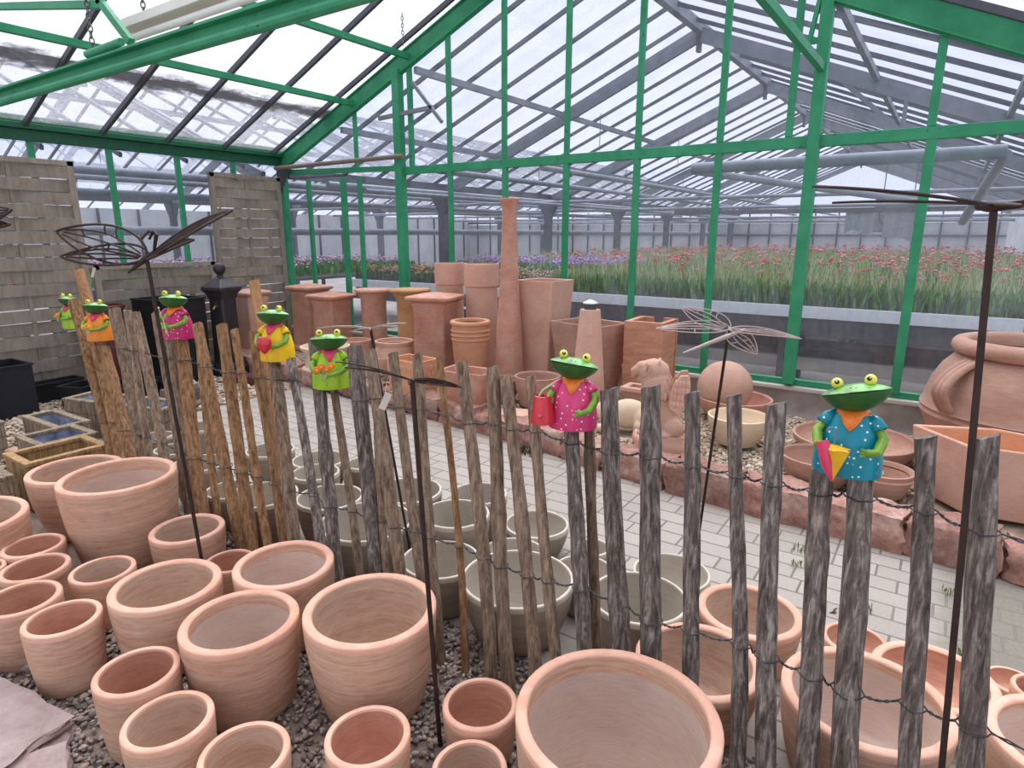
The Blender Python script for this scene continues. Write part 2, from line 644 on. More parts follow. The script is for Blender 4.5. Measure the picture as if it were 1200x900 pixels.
M['wire'] = plain('fence_wire', (.06, .063, .067), .45, .6)
M['wire_light'] = plain('galvanised_wire', (.22, .22, .22), .4, .7)
M['black'] = plain('black_plastic', (.012, .012, .016), .45, 0, .2)
M['navy'] = plain('blue_black_plastic', (.010, .011, .018), .5, 0, .2)
M['iron'] = plain('dark_cast_iron', (.060, .052, .058), .45, .5, .2, 12)
M['brass'] = plain('dull_brass', (.35, .28, .20), .35, .8)
M['maroon'] = plain('maroon_glaze', (.12, .035, .03), .35, 0, .2)
M['liner'] = plain('blue_grey_liner', (.27, .30, .39), .4, 0, .6, 14)
M['cap_metal'] = plain('bright_zinc', (.62, .62, .63), .4, .3, .08)
M['tag'] = plain('paper_tag', (.66, .58, .50), .8, 0, .05)
M['slate'] = plain('brown_stone_slab', (.22, .17, .15), .85, 0, .3, 10)
M['concrete'] = plain('concrete', (.33, .28, .25), .9, 0, .3, 5, .2, .3)
M['sill'] = plain('pale_concrete_sill', (.58, .53, .48), .85, 0, .12, 6)
M['hall_floor'] = plain('hall_concrete', (.36, .33, .30), .9, 0, .25, 1.6, .2)
M['bench_white'] = plain('bench_edge', (.80, .81, .84), .5, 0, .08)
M['bench_dark'] = plain('bench_underside', (.09, .09, .10), .7, 0, .3)
M['curtain'] = plain('grey_screen_cloth', (.52, .53, .54), .9, 0, .1, 3)
M['wall_panel'] = plain('pale_wall_panel', (.50, .51, .53), .8, 0, .1, 2)
M['fan'] = plain('heater_grey', (.33, .35, .39), .5, .2)
M['grey_panel'] = plain('grey_blue_panel', (.34, .36, .39), .6)


def glass(name, haze, tint=(.93, .95, .98), gloss=.06, hazecol=(.8, .82, .9), dirtband=None):
    m, nt, out = new_mat(name)
    tr = nt.nodes.new('ShaderNodeBsdfTransparent')
    tr.inputs['Color'].default_value = (*tint, 1)
    df = nt.nodes.new('ShaderNodeBsdfTranslucent')
    df.inputs['Color'].default_value = (*hazecol, 1)
    d2 = nt.nodes.new('ShaderNodeBsdfDiffuse')
    d2.inputs['Color'].default_value = (*hazecol, 1)
    mx0 = nt.nodes.new('ShaderNodeMixShader')
    mx0.inputs[0].default_value = .4
    nt.links.new(df.outputs[0], mx0.inputs[1])
    nt.links.new(d2.outputs[0], mx0.inputs[2])
    gl = nt.nodes.new('ShaderNodeBsdfGlossy')
    gl.inputs['Roughness'].default_value = .06
    v = coords(nt, (1, 1, 1))
    f = noise(nt, v, 2.3, 6, .65)
    f2 = noise(nt, coords(nt, (14, 14, 1.2)), 3.0, 4, .6)
    mul = nt.nodes.new('ShaderNodeMath')
    mul.operation = 'MULTIPLY'
    nt.links.new(f, mul.inputs[0])
    nt.links.new(f2, mul.inputs[1])
    mr = nt.nodes.new('ShaderNodeMapRange')
    mr.inputs['From Min'].default_value = .12
    mr.inputs['From Max'].default_value = .42
    mr.inputs['To Min'].default_value = haze * .45
    mr.inputs['To Max'].default_value = haze * 1.7
    nt.links.new(mul.outputs[0], mr.inputs['Value'])
    mx = nt.nodes.new('ShaderNodeMixShader')
    nt.links.new(mr.outputs[0], mx.inputs[0])
    nt.links.new(tr.outputs[0], mx.inputs[1])
    nt.links.new(mx0.outputs[0], mx.inputs[2])
    mx2 = nt.nodes.new('ShaderNodeMixShader')
    mx2.inputs[0].default_value = gloss
    nt.links.new(mx.outputs[0], mx2.inputs[1])
    nt.links.new(gl.outputs[0], mx2.inputs[2])
    last = mx2.outputs[0]
    if dirtband is not None:
        # old leaf litter and moss caught along the lower part of the roof
        geo = nt.nodes.new('ShaderNodeTexCoord')
        sep = nt.nodes.new('ShaderNodeSeparateXYZ')
        nt.links.new(geo.outputs['Object'], sep.inputs[0])
        d1 = nt.nodes.new('ShaderNodeMath'); d1.operation = 'SUBTRACT'
        nt.links.new(sep.outputs['X'], d1.inputs[0]); d1.inputs[1].default_value = dirtband
        d2_ = nt.nodes.new('ShaderNodeMath'); d2_.operation = 'ABSOLUTE'
        nt.links.new(d1.outputs[0], d2_.inputs[0])
        nz = noise(nt, coords(nt, (3, 1, 3)), 3.0, 6, .7)
        d3_ = nt.nodes.new('ShaderNodeMath'); d3_.operation = 'MULTIPLY_ADD'
        nt.links.new(nz, d3_.inputs[0]); d3_.inputs[1].default_value = -.42
        nt.links.new(d2_.outputs[0], d3_.inputs[2])
        mr_ = nt.nodes.new('ShaderNodeMapRange')
        mr_.inputs['From Min'].default_value = -.08
        mr_.inputs['From Max'].default_value = -.16
        mr_.inputs['To Max'].default_value = .85
        nt.links.new(d3_.outputs[0], mr_.inputs['Value'])
        dk = nt.nodes.new('ShaderNodeBsdfDiffuse')
        dk.inputs['Color'].default_value = (.10, .09, .10, 1)
        mx3 = nt.nodes.new('ShaderNodeMixShader')
        nt.links.new(mr_.outputs[0], mx3.inputs[0])
        nt.links.new(last, mx3.inputs[1]); nt.links.new(dk.outputs[0], mx3.inputs[2])
        last = mx3.outputs[0]
    nt.links.new(last, out.inputs['Surface'])
    return m


M['glass_wall'] = glass('hazy_wall_glass', .04, gloss=.035)
M['glass_roof'] = glass('dirty_roof_glass', .20, gloss=.02, tint=(.88, .89, .95), dirtband=-6.45)
M['glass_hall'] = glass('hall_roof_glass', .22, gloss=.0, tint=(.80, .82, .90))


def pavers():
    m, nt, out = new_mat('concrete_pavers')
    b = principled(nt, out, .9, 0, .2)
    v = coords(nt)
    br = nt.nodes.new('ShaderNodeTexBrick')
    br.offset = .5
    br.squash = 1.5
    br.squash_frequency = 3
    br.inputs['Scale'].default_value = 1.0
    br.inputs['Mortar Size'].default_value = .006
    br.inputs['Mortar Smooth'].default_value = .3
    br.inputs['Brick Width'].default_value = .19
    br.inputs['Row Height'].default_value = .125
    br.inputs['Color1'].default_value = (.33, .29, .255, 1)
    br.inputs['Color2'].default_value = (.415, .37, .33, 1)
    br.inputs['Mortar'].default_value = (.10, .08, .065, 1)
    nt.links.new(v, br.inputs['Vector'])
    f = noise(nt, v, 1.6, 5, .6)
    c = mixc(nt, ramp(nt, f, [(.4, (0, 0, 0)), (.8, (.55, .55, .55))]), br.outputs['Color'], (.34, .29, .24))
    # mossy damp patch at the right end of the path
    sx = nt.nodes.new('ShaderNodeSeparateXYZ')
    nt.links.new(v, sx.inputs[0])
    mr = nt.nodes.new('ShaderNodeMapRange')
    mr.inputs['From Min'].default_value = .18
    mr.inputs['From Max'].default_value = .34
    add = nt.nodes.new('ShaderNodeMath')
    nf = noise(nt, v, 6, 3)
    sc = nt.nodes.new('ShaderNodeMath')
    sc.operation = 'MULTIPLY_ADD'
    sc.inputs[1].default_value = .2
    nt.links.new(nf, sc.inputs[0])
    nt.links.new(sx.outputs['X'], sc.inputs[2])
    nt.links.new(sc.outputs[0], mr.inputs['Value'])
    c2 = mixc(nt, mr.outputs[0], c, mixc(nt, .85, c, (.13, .12, .085)))
    fine = noise(nt, v, 60, 4, .7)
    c3 = mixc(nt, .25, c2, ramp(nt, fine, [(.3, (.3, .28, .26)), (.7, (.5, .46, .42))]))
    nt.links.new(c3, b.inputs['Base Color'])
    h = nt.nodes.new('ShaderNodeMath')
    h.operation = 'MULTIPLY_ADD'
    nt.links.new(br.outputs['Fac'], h.inputs[0])
    h.inputs[1].default_value = -1.0
    nt.links.new(fine, h.inputs[2])
    bump(nt, b, h.outputs[0], .5, .006)
    return m


M['pavers'] = pavers()
M['soil'] = plain('gravel_bed_earth', (.21, .165, .14), .95, 0, .35, 14, .1, .6)
M['soil_pale'] = plain('pale_bed_earth', (.36, .29, .22), .95, 0, .35, 14, .1, .6)


def attr_mat(name, rough=.7, spec=.3, trans=0.0):
    m, nt, out = new_mat(name)
    b = principled(nt, out, rough, 0, spec)
    a = nt.nodes.new('ShaderNodeAttribute')
    a.attribute_name = 'Col'
    f = noise(nt, coords(nt), 90, 3)
    c = mixc(nt, ramp(nt, f, [(.3, (.25, .25, .25)), (.7, (0, 0, 0))]), a.outputs['Color'], (.12, .10, .09))
    nt.links.new(a.outputs['Color'] if trans else c, b.inputs['Base Color'])
    return m


M['pebble'] = attr_mat('pebbles', .75)
M['leafy'] = attr_mat('foliage', .7, .2, .3)


def sandstone(name, a, bcol, c_):
    m, nt, out = new_mat(name)
    b = principled(nt, out, .95, 0, .15)
    oi = nt.nodes.new('ShaderNodeObjectInfo')
    tc = nt.nodes.new('ShaderNodeTexCoord')
    f = noise(nt, tc.outputs['Object'], 6, 6, .65)
    f2 = noise(nt, tc.outputs['Object'], 30, 5, .7)
    col = ramp(nt, f, [(.32, a), (.5, bcol), (.70, c_)])
    c2 = mixc(nt, .3, col, ramp(nt, f2, [(.35, a), (.65, c_)]))
    nt.links.new(rnd_shift(nt, c2, .18), b.inputs['Base Color'])
    bump(nt, b, f2, .8, .012)
    return m


M['kerb'] = sandstone('red_sandstone', (.22, .095, .07), (.36, .18, .14), (.58, .44, .375))
M['rock'] = sandstone('grey_pink_flagstone', (.27, .19, .18), (.37, .28, .265), (.46, .375, .355))


def dots(name, col, dot=(.9, .9, .88), scale=62, size=.16, rough=.35):
    """painted sheet metal with small dots"""
    m, nt, out = new_mat(name)
    b = principled(nt, out, rough, .0, .5)
    v = coords(nt)
    vo = nt.nodes.new('ShaderNodeTexVoronoi')
    vo.inputs['Scale'].default_value = scale
    vo.inputs['Randomness'].default_value = .55
    nt.links.new(v, vo.inputs['Vector'])
    k = ramp(nt, vo.outputs['Distance'], [(size, (1, 1, 1)), (size + .03, (0, 0, 0))])
    f = noise(nt, coords(nt, (1, 1, .25)), 24, 3)
    base = ramp(nt, f, [(.3, tuple(x * .75 for x in col)), (.7, tuple(min(1, x * 1.15) for x in col))])
    nt.links.new(mixc(nt, k, base, dot), b.inputs['Base Color'])
    return m


M['d_blue'] = dots('turquoise_dotted_paint', (.0, .25, .34))
M['d_pink'] = dots('pink_dotted_paint', (.72, .05, .20))
M['d_magenta'] = dots('magenta_dotted_paint', (.55, .012, .14))
M['d_lime'] = dots('lime_dotted_paint', (.36, .60, .02), (.06, .10, .02), 62, .11)
M['d_yellow'] = dots('yellow_dotted_paint', (.95, .56, .0), (.3, .14, .0), 62, .08)
M['d_orange'] = dots('orange_dotted_paint', (.92, .28, .02), (.95, .5, .1), 62, .10)
M['frog_lid'] = plain('frog_green_top', (.14, .38, .09), .3, 0, .65, 26, .5)
M['frog_jaw'] = plain('frog_green_jaw', (.022, .11, .02), .35, 0, .35, 16, .5)
M['frog_arm'] = plain('frog_green_arm', (.18, .34, .03), .35, 0, .25, 22, .5)
M['eye_y'] = plain('eye_yellow', (.80, .70, .08), .2, 0, .04, 10, .6)
M['eye_b'] = plain('eye_black', (.006, .006, .006), .15, 0, .02, 10, .6)
M['eye_w'] = plain('eye_white', (.9, .9, .9), .2, 0, .02)
M['p_orange'] = plain('orange_paint', (.85, .22, .03), .35, 0, .12, 30)
M['p_pink'] = plain('pink_paint', (.75, .06, .15), .35, 0, .12, 30)
M['p_red'] = plain('red_paint', (.58, .025, .04), .25, 0, .15, 20, .6)
M['p_yellow'] = plain('yellow_paint', (.85, .48, .02), .35, 0, .1, 30)
M['p_stem'] = plain('pale_green_stem', (.45, .55, .25), .4)
M['p_leaf'] = plain('leaf_green_paint', (.20, .50, .06), .4)
# ================================================================ ground and setting
def slab(name, mat, x0, y0, x1, y1, z0, z1):
    o = MB().box(((x0 + x1) / 2, (y0 + y1) / 2, (z0 + z1) / 2), (x1 - x0, y1 - y0, z1 - z0)).build(name, mat, None, False)
    o['kind'] = 'structure'
    return o


slab('floor', M['pavers'], -7.4, 1.72, 1.6, 4.6, -.12, 0.0)
slab('floor.001', M['soil'], -7.4, -3.5, 1.6, 1.72, -.12, -.006)
slab('floor.002', M['hall_floor'], -26, 5.62, 3.0, 30, -.12, 0.0)
slab('floor.003', M['hall_floor'], -26, -4, -7.56, 5.62, -.12, 0.0)

# kerb line (outer foot of the stones), left to right
KERB = [(-7.35, 4.30), (-6.2, 4.22), (-5.0, 4.12), (-4.0, 4.04), (-3.0, 3.94), (-2.3, 3.84), (-1.7, 3.72), (-1.1, 3.63), (-.5, 3.59), (.2, 3.56), (.8, 3.53), (1.55, 3.50)]


def kerb_y(x):
    for (a, ya), (b, yb) in zip(KERB, KERB[1:]):
        if a <= x <= b:
            return ya + (yb - ya) * (x - a) / (b - a)
    return KERB[0][1] if x < KERB[0][0] else KERB[-1][1]


# raised bed
mb = MB()
xs = np.linspace(-7.35, 1.55, 30)
ring_f = [(x, kerb_y(x) + .12, 0) for x in xs]
top_f = [(x, kerb_y(x) + .12, BZ - .03) for x in xs]
top_b = [(x, GY - .07, BZ - .03) for x in xs]
n = len(xs)
mb.add(ring_f + top_f + top_b, [(i, i + 1, n + i + 1, n + i) for i in range(n - 1)] + [(n + i, n + i + 1, 2 * n + i + 1, 2 * n + i) for i in range(n - 1)])
bed = mb.build('floor.004', M['soil_pale'], None, False)
bed['kind'] = 'structure'

# kerb stones, cemented in a line
kerb = struct('trim_1')
rng = random.Random(3)


def rock(mb, c, s, rz, seed, rough=.14, n=5):
    """rough hewn block: subdivided box pushed about by noise"""
    r = random.Random(seed)
    from mathutils import noise as mn
    vs, key, fs = [], {}, []
    def vid(p):
        k = tuple(round(q, 4) for q in p)
        if k not in key:
            key[k] = len(vs)
            vs.append(Vector(p))
        return key[k]
    for ax in range(3):
        for sg in (-1, 1):
            for i in range(n):
                for j in range(n):
                    q = []
                    for (a, b) in ((i, j), (i + 1, j), (i + 1, j + 1), (i, j + 1)):
                        p = [0, 0, 0]
                        p[ax] = sg
                        p[(ax + 1) % 3] = -1 + 2 * a / n
                        p[(ax + 2) % 3] = -1 + 2 * b / n
                        q.append(vid(p))
                    fs.append(q if sg > 0 else q[::-1])
    off = Vector((r.uniform(0, 50), r.uniform(0, 50), r.uniform(0, 50)))
    out = []
    R = Matrix.Rotation(rz, 3, 'Z')
    for v in vs:
        k = max(abs(v.x), abs(v.y), abs(v.z))
        l = v.length
        p = v * (1 - .12 * (l - 1))
        d = mn.noise(v * 1.3 + off) * rough + mn.noise(v * 3.1 + off) * rough * .5
        p = p * (1 + d)
        p = Vector((p.x * s[0] / 2, p.y * s[1] / 2, p.z * s[2] / 2))
        out.append(R @ p + Vector(c))
    mb.add(out, fs)
    return mb


x = -7.2
k = 0
while x < 1.5:
    L = rng.uniform(.30, .52)
    xc = x + L / 2
    sl = (kerb_y(xc + .1) - kerb_y(xc - .1)) / .2
    h = rng.uniform(.20, .24)
    o = rock(MB(), (0, 0, 0), (L * .99, .23, h), atan2(sl, 1), 40 + k, .22, 8).build('kerb_stone', M['kerb'], kerb, autos=50)
    o.location = (xc, kerb_y(xc) + .10, h / 2 - .035)
    x += L
    k += 1

# low wall under the glass, its cap and the green sill bar
gable = struct('wall_back')
MB().box(((GX + 1.55) / 2, GY + .06, .17), (1.55 - GX, .16, .36)).build('plinth', M['concrete'], gable, False)
MB().box(((GX + 1.55) / 2, GY + .045, .362), (1.55 - GX, .18, .035)).build('plinth_cap', M['sill'], gable, False, .008)
MB().box(((GX + 1.55) / 2, GY + .03, .405), (1.55 - GX, .05, .05)).build('sill_bar', M['green'], gable, False, .004)


def roof_z(x):
    return RZ - (.41 * (RX - x) if x < RX else .45 * (x - RX))


# rails and posts of the gable
MB().beam((-5.26, GY, 2.285), (1.55, GY, 2.285), .05, .085).build('rail', M['green'], gable, False, .004)
MB().beam((-7.4, GY, 2.375), (-5.26, GY, 2.315), .04, .06).build('rail', M['green'], gable, False, .004)
for xx, w in ((-6.91, .05), (-6.26, .075), (-5.97, .045), (-4.56, .05), (-3.84, .055), (-3.13, .055), (-2.41, .055), (-1.69, .055), (-.215, .065), (.51, .06)):
    MB().box((xx, GY, 1.335), (w, .045, 1.83)).build('mullion', M['green'], gable, False, .004)
for xx, w in ((-6.0, .035), (-5.11, .05), (-4.56, .045), (-3.85, .045), (-3.13, .045), (-2.41, .05), (-1.69, .05), (-1.16, .05), (-.23, .055), (.5, .05)):
    zt = roof_z(xx) - .06
    MB().box((xx, GY, (2.33 + zt) / 2), (w, .045, zt - 2.33)).build('mullion', M['green'], gable, False, .004)
for xx, w in ((-5.265, .10), (-.97, .085)):
    zt = roof_z(xx) - .06
    MB().box((xx, GY - .03, (.4 + zt) / 2), (w, .09, zt - .4)).build('post', M['green'], gable, False, .005)
MB().box((GX + .02, GY - .01, 1.42), (.09, .09, 2.1)).build('corner_post', M['green'], gable, False, .005)
# rafters of the gable: channel section
def rafter(a, b, parent, mat, w=.07, h=.19):
    m = MB().beam(a, b, w * .35, h)
    up = Vector((0, 0, h / 2 - .008))
    for s in (1, -1):
        m.beam(Vector(a) + up * s, Vector(b) + up * s, w, .014)
    return m.build('rafter', mat, parent, False, .003)


rafter((GX + .02, GY - .02, roof_z(GX) - .02), (RX, GY - .02, RZ - .02), gable, M['green'], .07, .20)
rafter((1.55, GY - .02, roof_z(1.55) - .02), (RX, GY - .02, RZ - .02), gable, M['green'], .09, .21)
# bracket beside the right post, and a brace beside the left post
m = MB()
m.beam((-1.16, GY - .05, 2.98), (-.97, GY - .05, 2.98), .03, .04)
m.beam((-1.07, GY - .05, 2.98), (-1.02, GY - .05, 3.3), .04, .03)
m.build('bracket', M['green'], gable, False, .003)
m = MB()
m.beam((-5.55, GY - .05, 2.86), (-4.75, GY - .05, 2.90), .03, .045)
m.beam((-5.03, GY - .05, 3.18), (-4.62, GY - .05, 2.74), .03, .035)
m.build('brace', M['galv'], gable, False, .003)
# panes of the gable, one per bay
bays = [GX, -6.91, -6.26, -5.265, -4.56, -3.845, -3.13, -2.41, -1.69, -.97, -.22, .505, 1.5]
for a, b in zip(bays, bays[1:]):
    MB().box(((a + b) / 2, GY + .012, 1.345), (b - a - .02, .005, 1.86)).build('glass_pane', M['glass_wall'], gable, False)
ub = [GX + .1, -6.0, -5.265, -4.56, -3.85, -3.13, -2.41, -1.69, -.97, -.23, .5, 1.5]
for a, b in zip(ub, ub[1:]):
    za, zb = roof_z(a) - .03, roof_z(b) - .03
    pts = [(a, 2.3), (b, 2.3), (b, zb), (a, za)]
    if a < RX < b:
        pts = [(a, 2.3), (b, 2.3), (b, zb), (RX, RZ - .03), (a, za)]
    MB().frustum([[(p[0], GY + .010, p[1]) for p in pts], [(p[0], GY + .016, p[1]) for p in pts]]).build('glass_pane', M['glass_wall'], gable, False)

# left glass wall: gutter beam, mullions, panes
lw = struct('wall_left')
m = MB()
m.box((GX, 1.0, 2.50), (.09, 9.0, .10))
m.box((GX + .03, 1.0, 2.575), (.14, 9.0, .05))
m.box((GX - .02, 1.0, 2.635), (.20, 9.0, .06))
m.build('gutter_beam', M['green_dark'], lw, False, .004)
MB().box((GX + .075, 1.0, 2.583), (.02, 9.0, .045)).build('gutter_lip', M['green'], lw, False, .004)
MB().box((GX, 1.0, .16), (.14, 9.0, .34)).build('plinth', M['concrete'], lw, False)
ys = [-3.0 + .706 * i for i in range(13)]
ys = [y for y in ys if y < 5.4]
ys = [-2.26, -1.55, -.84, -.14, .57, 1.27, 1.98, 2.68, 3.38, 4.10, 4.79]
for y in ys:
    MB().box((GX, y, 1.42), (.045, .055, 2.16)).build('mullion', M['green'], lw, False, .004)
for a, b in zip([-3.0] + ys, ys + [GY]):
    MB().box((GX + .01, (a + b) / 2, 1.4), (.005, b - a - .02, 2.1)).build('glass_pane', M['glass_wall'], lw, False)
m = MB()
m.frustum([[(GX, GY - .05, 2.46), (GX + .28, GY - .05, 2.46), (GX, GY - .05, 2.1)], [(GX, GY - .09, 2.46), (GX + .28, GY - .09, 2.46), (GX, GY - .09, 2.1)]])
m.build('gusset', M['galv_dark'], lw, False)

# right glass wall, outside the picture on the right
rw = struct('wall_right')
MB().box((1.58, 1.0, 2.2), (.09, 9.0, .12)).build('gutter_beam', M['green_dark'], rw, False)
MB().box((1.58, 1.0, .18), (.12, 9.0, .36)).build('plinth', M['concrete'], rw, False)
for i in range(6):
    MB().box((1.58, -3.0 + 1.5 * i, 1.2), (.05, .05, 2.0)).build('mullion', M['green'], rw, False)
MB().box((1.58, 1.0, 1.25), (.005, 9.0, 1.8)).build('glass_pane', M['glass_wall'], rw, False)

# roof over the sales area
roof = struct('ceiling')
YB0 = -3.4
GB = [5.31 - .668 * i for i in range(13)]


def on_left(x, y, dz=0):
    return (x, y, roof_z(x) + .05 + dz)


for i, y in enumerate(GB):
    MB().beam(on_left(GX + .02, y), on_left(RX, y), .035, .05).build('glazing_bar', M['bar'], roof, False, .003)
    MB().beam(on_left(1.55, y), on_left(RX, y), .035, .05).build('glazing_bar', M['bar'], roof, False, .003)
for a, b in zip([GY] + GB, GB + [YB0]):
    q = [on_left(GX, a, .03), on_left(RX, a, .03), on_left(RX, b, .03), on_left(GX, b, .03)]
    MB().add(q, [(0, 1, 2, 3)]).build('glass_pane', M['glass_roof'], roof, False)
    q = [on_left(1.6, a, .03), on_left(RX, a, .03), on_left(RX, b, .03), on_left(1.6, b, .03)]
    MB().add(q, [(0, 1, 2, 3)]).build('glass_pane', M['glass_roof'], roof, False)
MB().beam((RX, YB0, RZ + .04), (RX, GY, RZ + .04), .10, .14).build('ridge_beam', M['green'], roof, False)
for px in (-6.0, -5.09, -4.1):
    MB().beam((px, YB0, roof_z(px) - .02), (px, GY, roof_z(px) - .02), .05, .06).build('purlin', M['green'], roof, False, .004)
for px in ():
    MB().beam((px, YB0, roof_z(px) - .02), (px, GY, roof_z(px) - .02), .05, .06).build('purlin', M['green'], roof, False, .004)
MB().beam((-1.0, 1.2, 2.80), (-.965, GY - .06, 2.79), .045, .06).build('stay', M['green'], roof, False, .004)
# tie beam and truss over the path
m = MB()
TY = 1.83
m.beam((GX + .05, TY - .05, 2.45), (1.4, TY + .06, 2.49), .03, .08)
m.beam((GX + .05, TY - .07, 2.49), (1.4, TY + .04, 2.53), .07, .014)
m.tube([(GX + .05, TY - .08, 2.42), (1.4, TY + .03, 2.46)], .022, 8)
m.build('tie_beam', M['green'], roof, False, .003)
rafter((GX + .05, TY, roof_z(GX) - .05), (RX, TY, RZ - .05), roof, M['green'], .07, .12)
m = MB()
m.beam((-5.6, TY, 3.06), (-3.88, TY, 2.77), .03, .04)
m.beam((-3.90, TY, 2.80), (-3.62, TY, 2.55), .03, .04)
m.beam((-3.88, TY, 2.77), (-3.80, TY, 3.9), .03, .04)
m.build('truss_strut', M['green'], roof, False, .003)
MB().tube([(-4.0, 1.78, 2.535), (-3.62, 1.78, 2.54)], .02, 10).build('conduit', M['green'], roof)

# brown pipe across the corner
o = shift(MB().tube([(-7.35, 5.34, 2.41), (-5.12, 5.36, 2.425)], .026, 12).build('pipe', M['pipe_brown']), (-7.35, 5.34, 2.41))
tag(o, 'thin brown pipe across the corner just above the green rail, ending at the post', 'pipe')


# lamp and chains
def chain(mb, a, b, link=.04, wire=.0035):
    a, b = Vector(a), Vector(b)
    n_ = max(2, int((b - a).length / (link * .72)))
    d = (b - a).normalized()
    s = d.orthogonal().normalized()
    for i in range(n_):
        c = a.lerp(b, (i + .5) / n_)
        t = s if i % 2 else d.cross(s)
        pts = []
        for k in range(10):
            an = 2 * pi * k / 10
            pts.append(c + d * cos(an) * link * .5 + t * sin(an) * link * .28)
        mb.tube(pts + [pts[0], pts[1]], wire, 5, False)
    return mb


LZ, LY = 2.70, 2.03
lamp = thing('strip_lamp', 'long cream fluorescent strip lamp hung under the roof at the top left', 'lamp', (-3.22, LY, LZ))
m = MB()
prof = [(-.07, .0), (-.055, .055), (-.02, .07), (.02, .07), (.055, .055), (.07, .0)]
m.frustum([[(-.78, p[0], p[1]) for p in prof], [(.78, p[0], p[1]) for p in prof]])
m.build('housing', M['white_plastic'], lamp, False, .004)
MB().tube([(-.73, -.035, -.045), (.73, -.035, -.045)], .019, 14).build('tube', M['tube_white'], lamp)
for sx in (-.745, .745):
    MB().tube([(sx - .02, -.035, -.045), (sx + .02, -.035, -.045)], .027, 12).build('tube_socket', M['white_plastic'], lamp)
    MB().box((sx, -.03, -.012), (.035, .03, .05)).build('socket_arm', M['white_plastic'], lamp, False, .003)
for sx in (-.62, .55):
    chain(MB(), (sx, 0, .07), (sx, 0, roof_z(-3.25 + sx) - LZ - .02)).build('hanging_chain', M['chain'], lamp)
o = shift(chain(MB(), (-3.97, 1.80, 3.0), (-3.97, 1.80, 2.53)).build('chain', M['chain']), (-3.97, 1.80, 3.0))
tag(o, 'rusty link chain hanging by the tie beam left of the strip lamp', 'chain')
o = shift(chain(MB(), (-4.62, 4.9, 3.64), (-4.62, 4.9, 3.36)).build('chain', M['chain']), (-4.62, 4.9, 3.64))
tag(o, 'short link chain hanging from the roof beside the gable rafter', 'chain')

# ---------------------------------------------------------------- the growing hall beyond the glass
hall = struct('ceiling.001')
HY0, HY1 = GY + .05, 26.6
NODES = [8.75, 12.3, 15.85, 19.4, 22.95, 26.5]


def span(xl, xr, xm, zr, ze, y0, y1, nodes, step, name):
    def z(x):
        return zr - (zr - ze) * ((xm - x) / (xm - xl) if x < xm else (x - xm) / (xr - xm))
    y = y0 + .3
    while y < y1:
        MB().beam((xl, y, z(xl)), (xm, y, zr), .03, .045).build('glazing_bar', M['bar'], hall, False)
        MB().beam((xr, y, z(xr)), (xm, y, zr), .03, .045).build('glazing_bar', M['bar'], hall, False)
        y += step
    for a, b in ((xl, xm), (xm, xr)):
        MB().add([(a, y0, z(a) + .03), (b, y0, z(b) + .03), (b, y1, z(b) + .03), (a, y1, z(a) + .03)], [(0, 1, 2, 3)]).build('roof_glass', M['glass_hall'], hall, False)
    MB().beam((xm, y0, zr - .04), (xm, y1, zr - .04), .09, .13).build('ridge_beam', M['galv'], hall, False)
    for k in (.46, .74):
        for s, e in ((xl, xm), (xr, xm)):
            px = e + (s - e) * k
            MB().beam((px, y0, z(px) - .06), (px, y1, z(px) - .06), .05, .07).build('purlin', M['galv'], hall, False)
    for ny in nodes:
        MB().beam((xl, ny, z(xl) - .12), (xm, ny, zr - .12), .06, .17).build('rafter', M['galv'], hall, False)
        MB().beam((xr, ny, z(xr) - .12), (xm, ny, zr - .12), .06, .17).build('rafter', M['galv'], hall, False)
        MB().box((xm, ny, zr - .22), (.05, .08, .22)).build('ridge_hanger', M['galv_dark'], hall, False)
        m = MB()
        for s in ((1,) if ny == nodes[0] and xm > -5 else ()):
            xq = xm + s * (xr - xl) * .27
            m.beam((xm + s * (xr - xl) * .18, ny, z(xm + s * (xr - xl) * .18) - .12), (xq, ny, 2.72), .035, .05)
            m.beam((xq, ny, z(xq) - .12), (xq, ny, 2.72), .04, .05)
            m.beam((xq - .25, ny, 2.74), (xq + .25, ny, 2.72), .035, .045)
        if m.v:
            m.build('truss_strut', M['galv'], hall, False)
        # hanging rods
        m = MB()
        for q in (.32, .58):
            xq = xl + (xm - xl) * q
            m.tube([(xq, ny + .9, z(xq)), (xq, ny + .9, z(xq) - .55)], .006, 5)
        m.build('hanging_rod', M['galv_dark'], hall, False)


span(GX, 1.5, RX, 4.22, 2.40, HY0, HY1, NODES, .66, 'a')
span(GX - 8.9, GX, GX - 4.5, 4.22, 2.40, -4.0, HY1, [-1.9, 1.65, 5.2] + NODES, .72, 'b')
span(GX - 17.8, GX - 8.9, GX - 13.4, 4.22, 2.40, 1.65, HY1, [5.2] + NODES[:5], .95, 'c')
for gx in (GX, GX - 8.9, 1.45):
    MB().beam((gx, HY0, 2.36), (gx, HY1, 2.36), .16, .12).build('gutter', M['galv_dark'], hall, False)

# columns with flared heads
cols = struct('trim_2')
for gx, yl in ((GX, NODES), (GX - 8.9, [1.65, 5.2] + NODES)):
    for ny in yl:
        m = MB()
        m.box((gx, ny, 1.2), (.15, .12, 2.4))
        m.frustum([[(gx - .30, ny - .05, 2.32), (gx + .30, ny - .05, 2.32), (gx + .08, ny - .05, 1.95), (gx - .08, ny - .05, 1.95)],
                   [(gx - .30, ny + .05, 2.32), (gx + .30, ny + .05, 2.32), (gx + .08, ny + .05, 1.95), (gx - .08, ny + .05, 1.95)]])
        m.build('column', M['galv_dark'], cols, False)

# pipes in the hall: along the hall and across it
def hall_pipe(a, b, r, label, mat='galv', group=None):
    o = shift(MB().tube([a, b], r, 10).build('heating_pipe', M[mat]), a)
    tag(o, label, 'pipe', group)


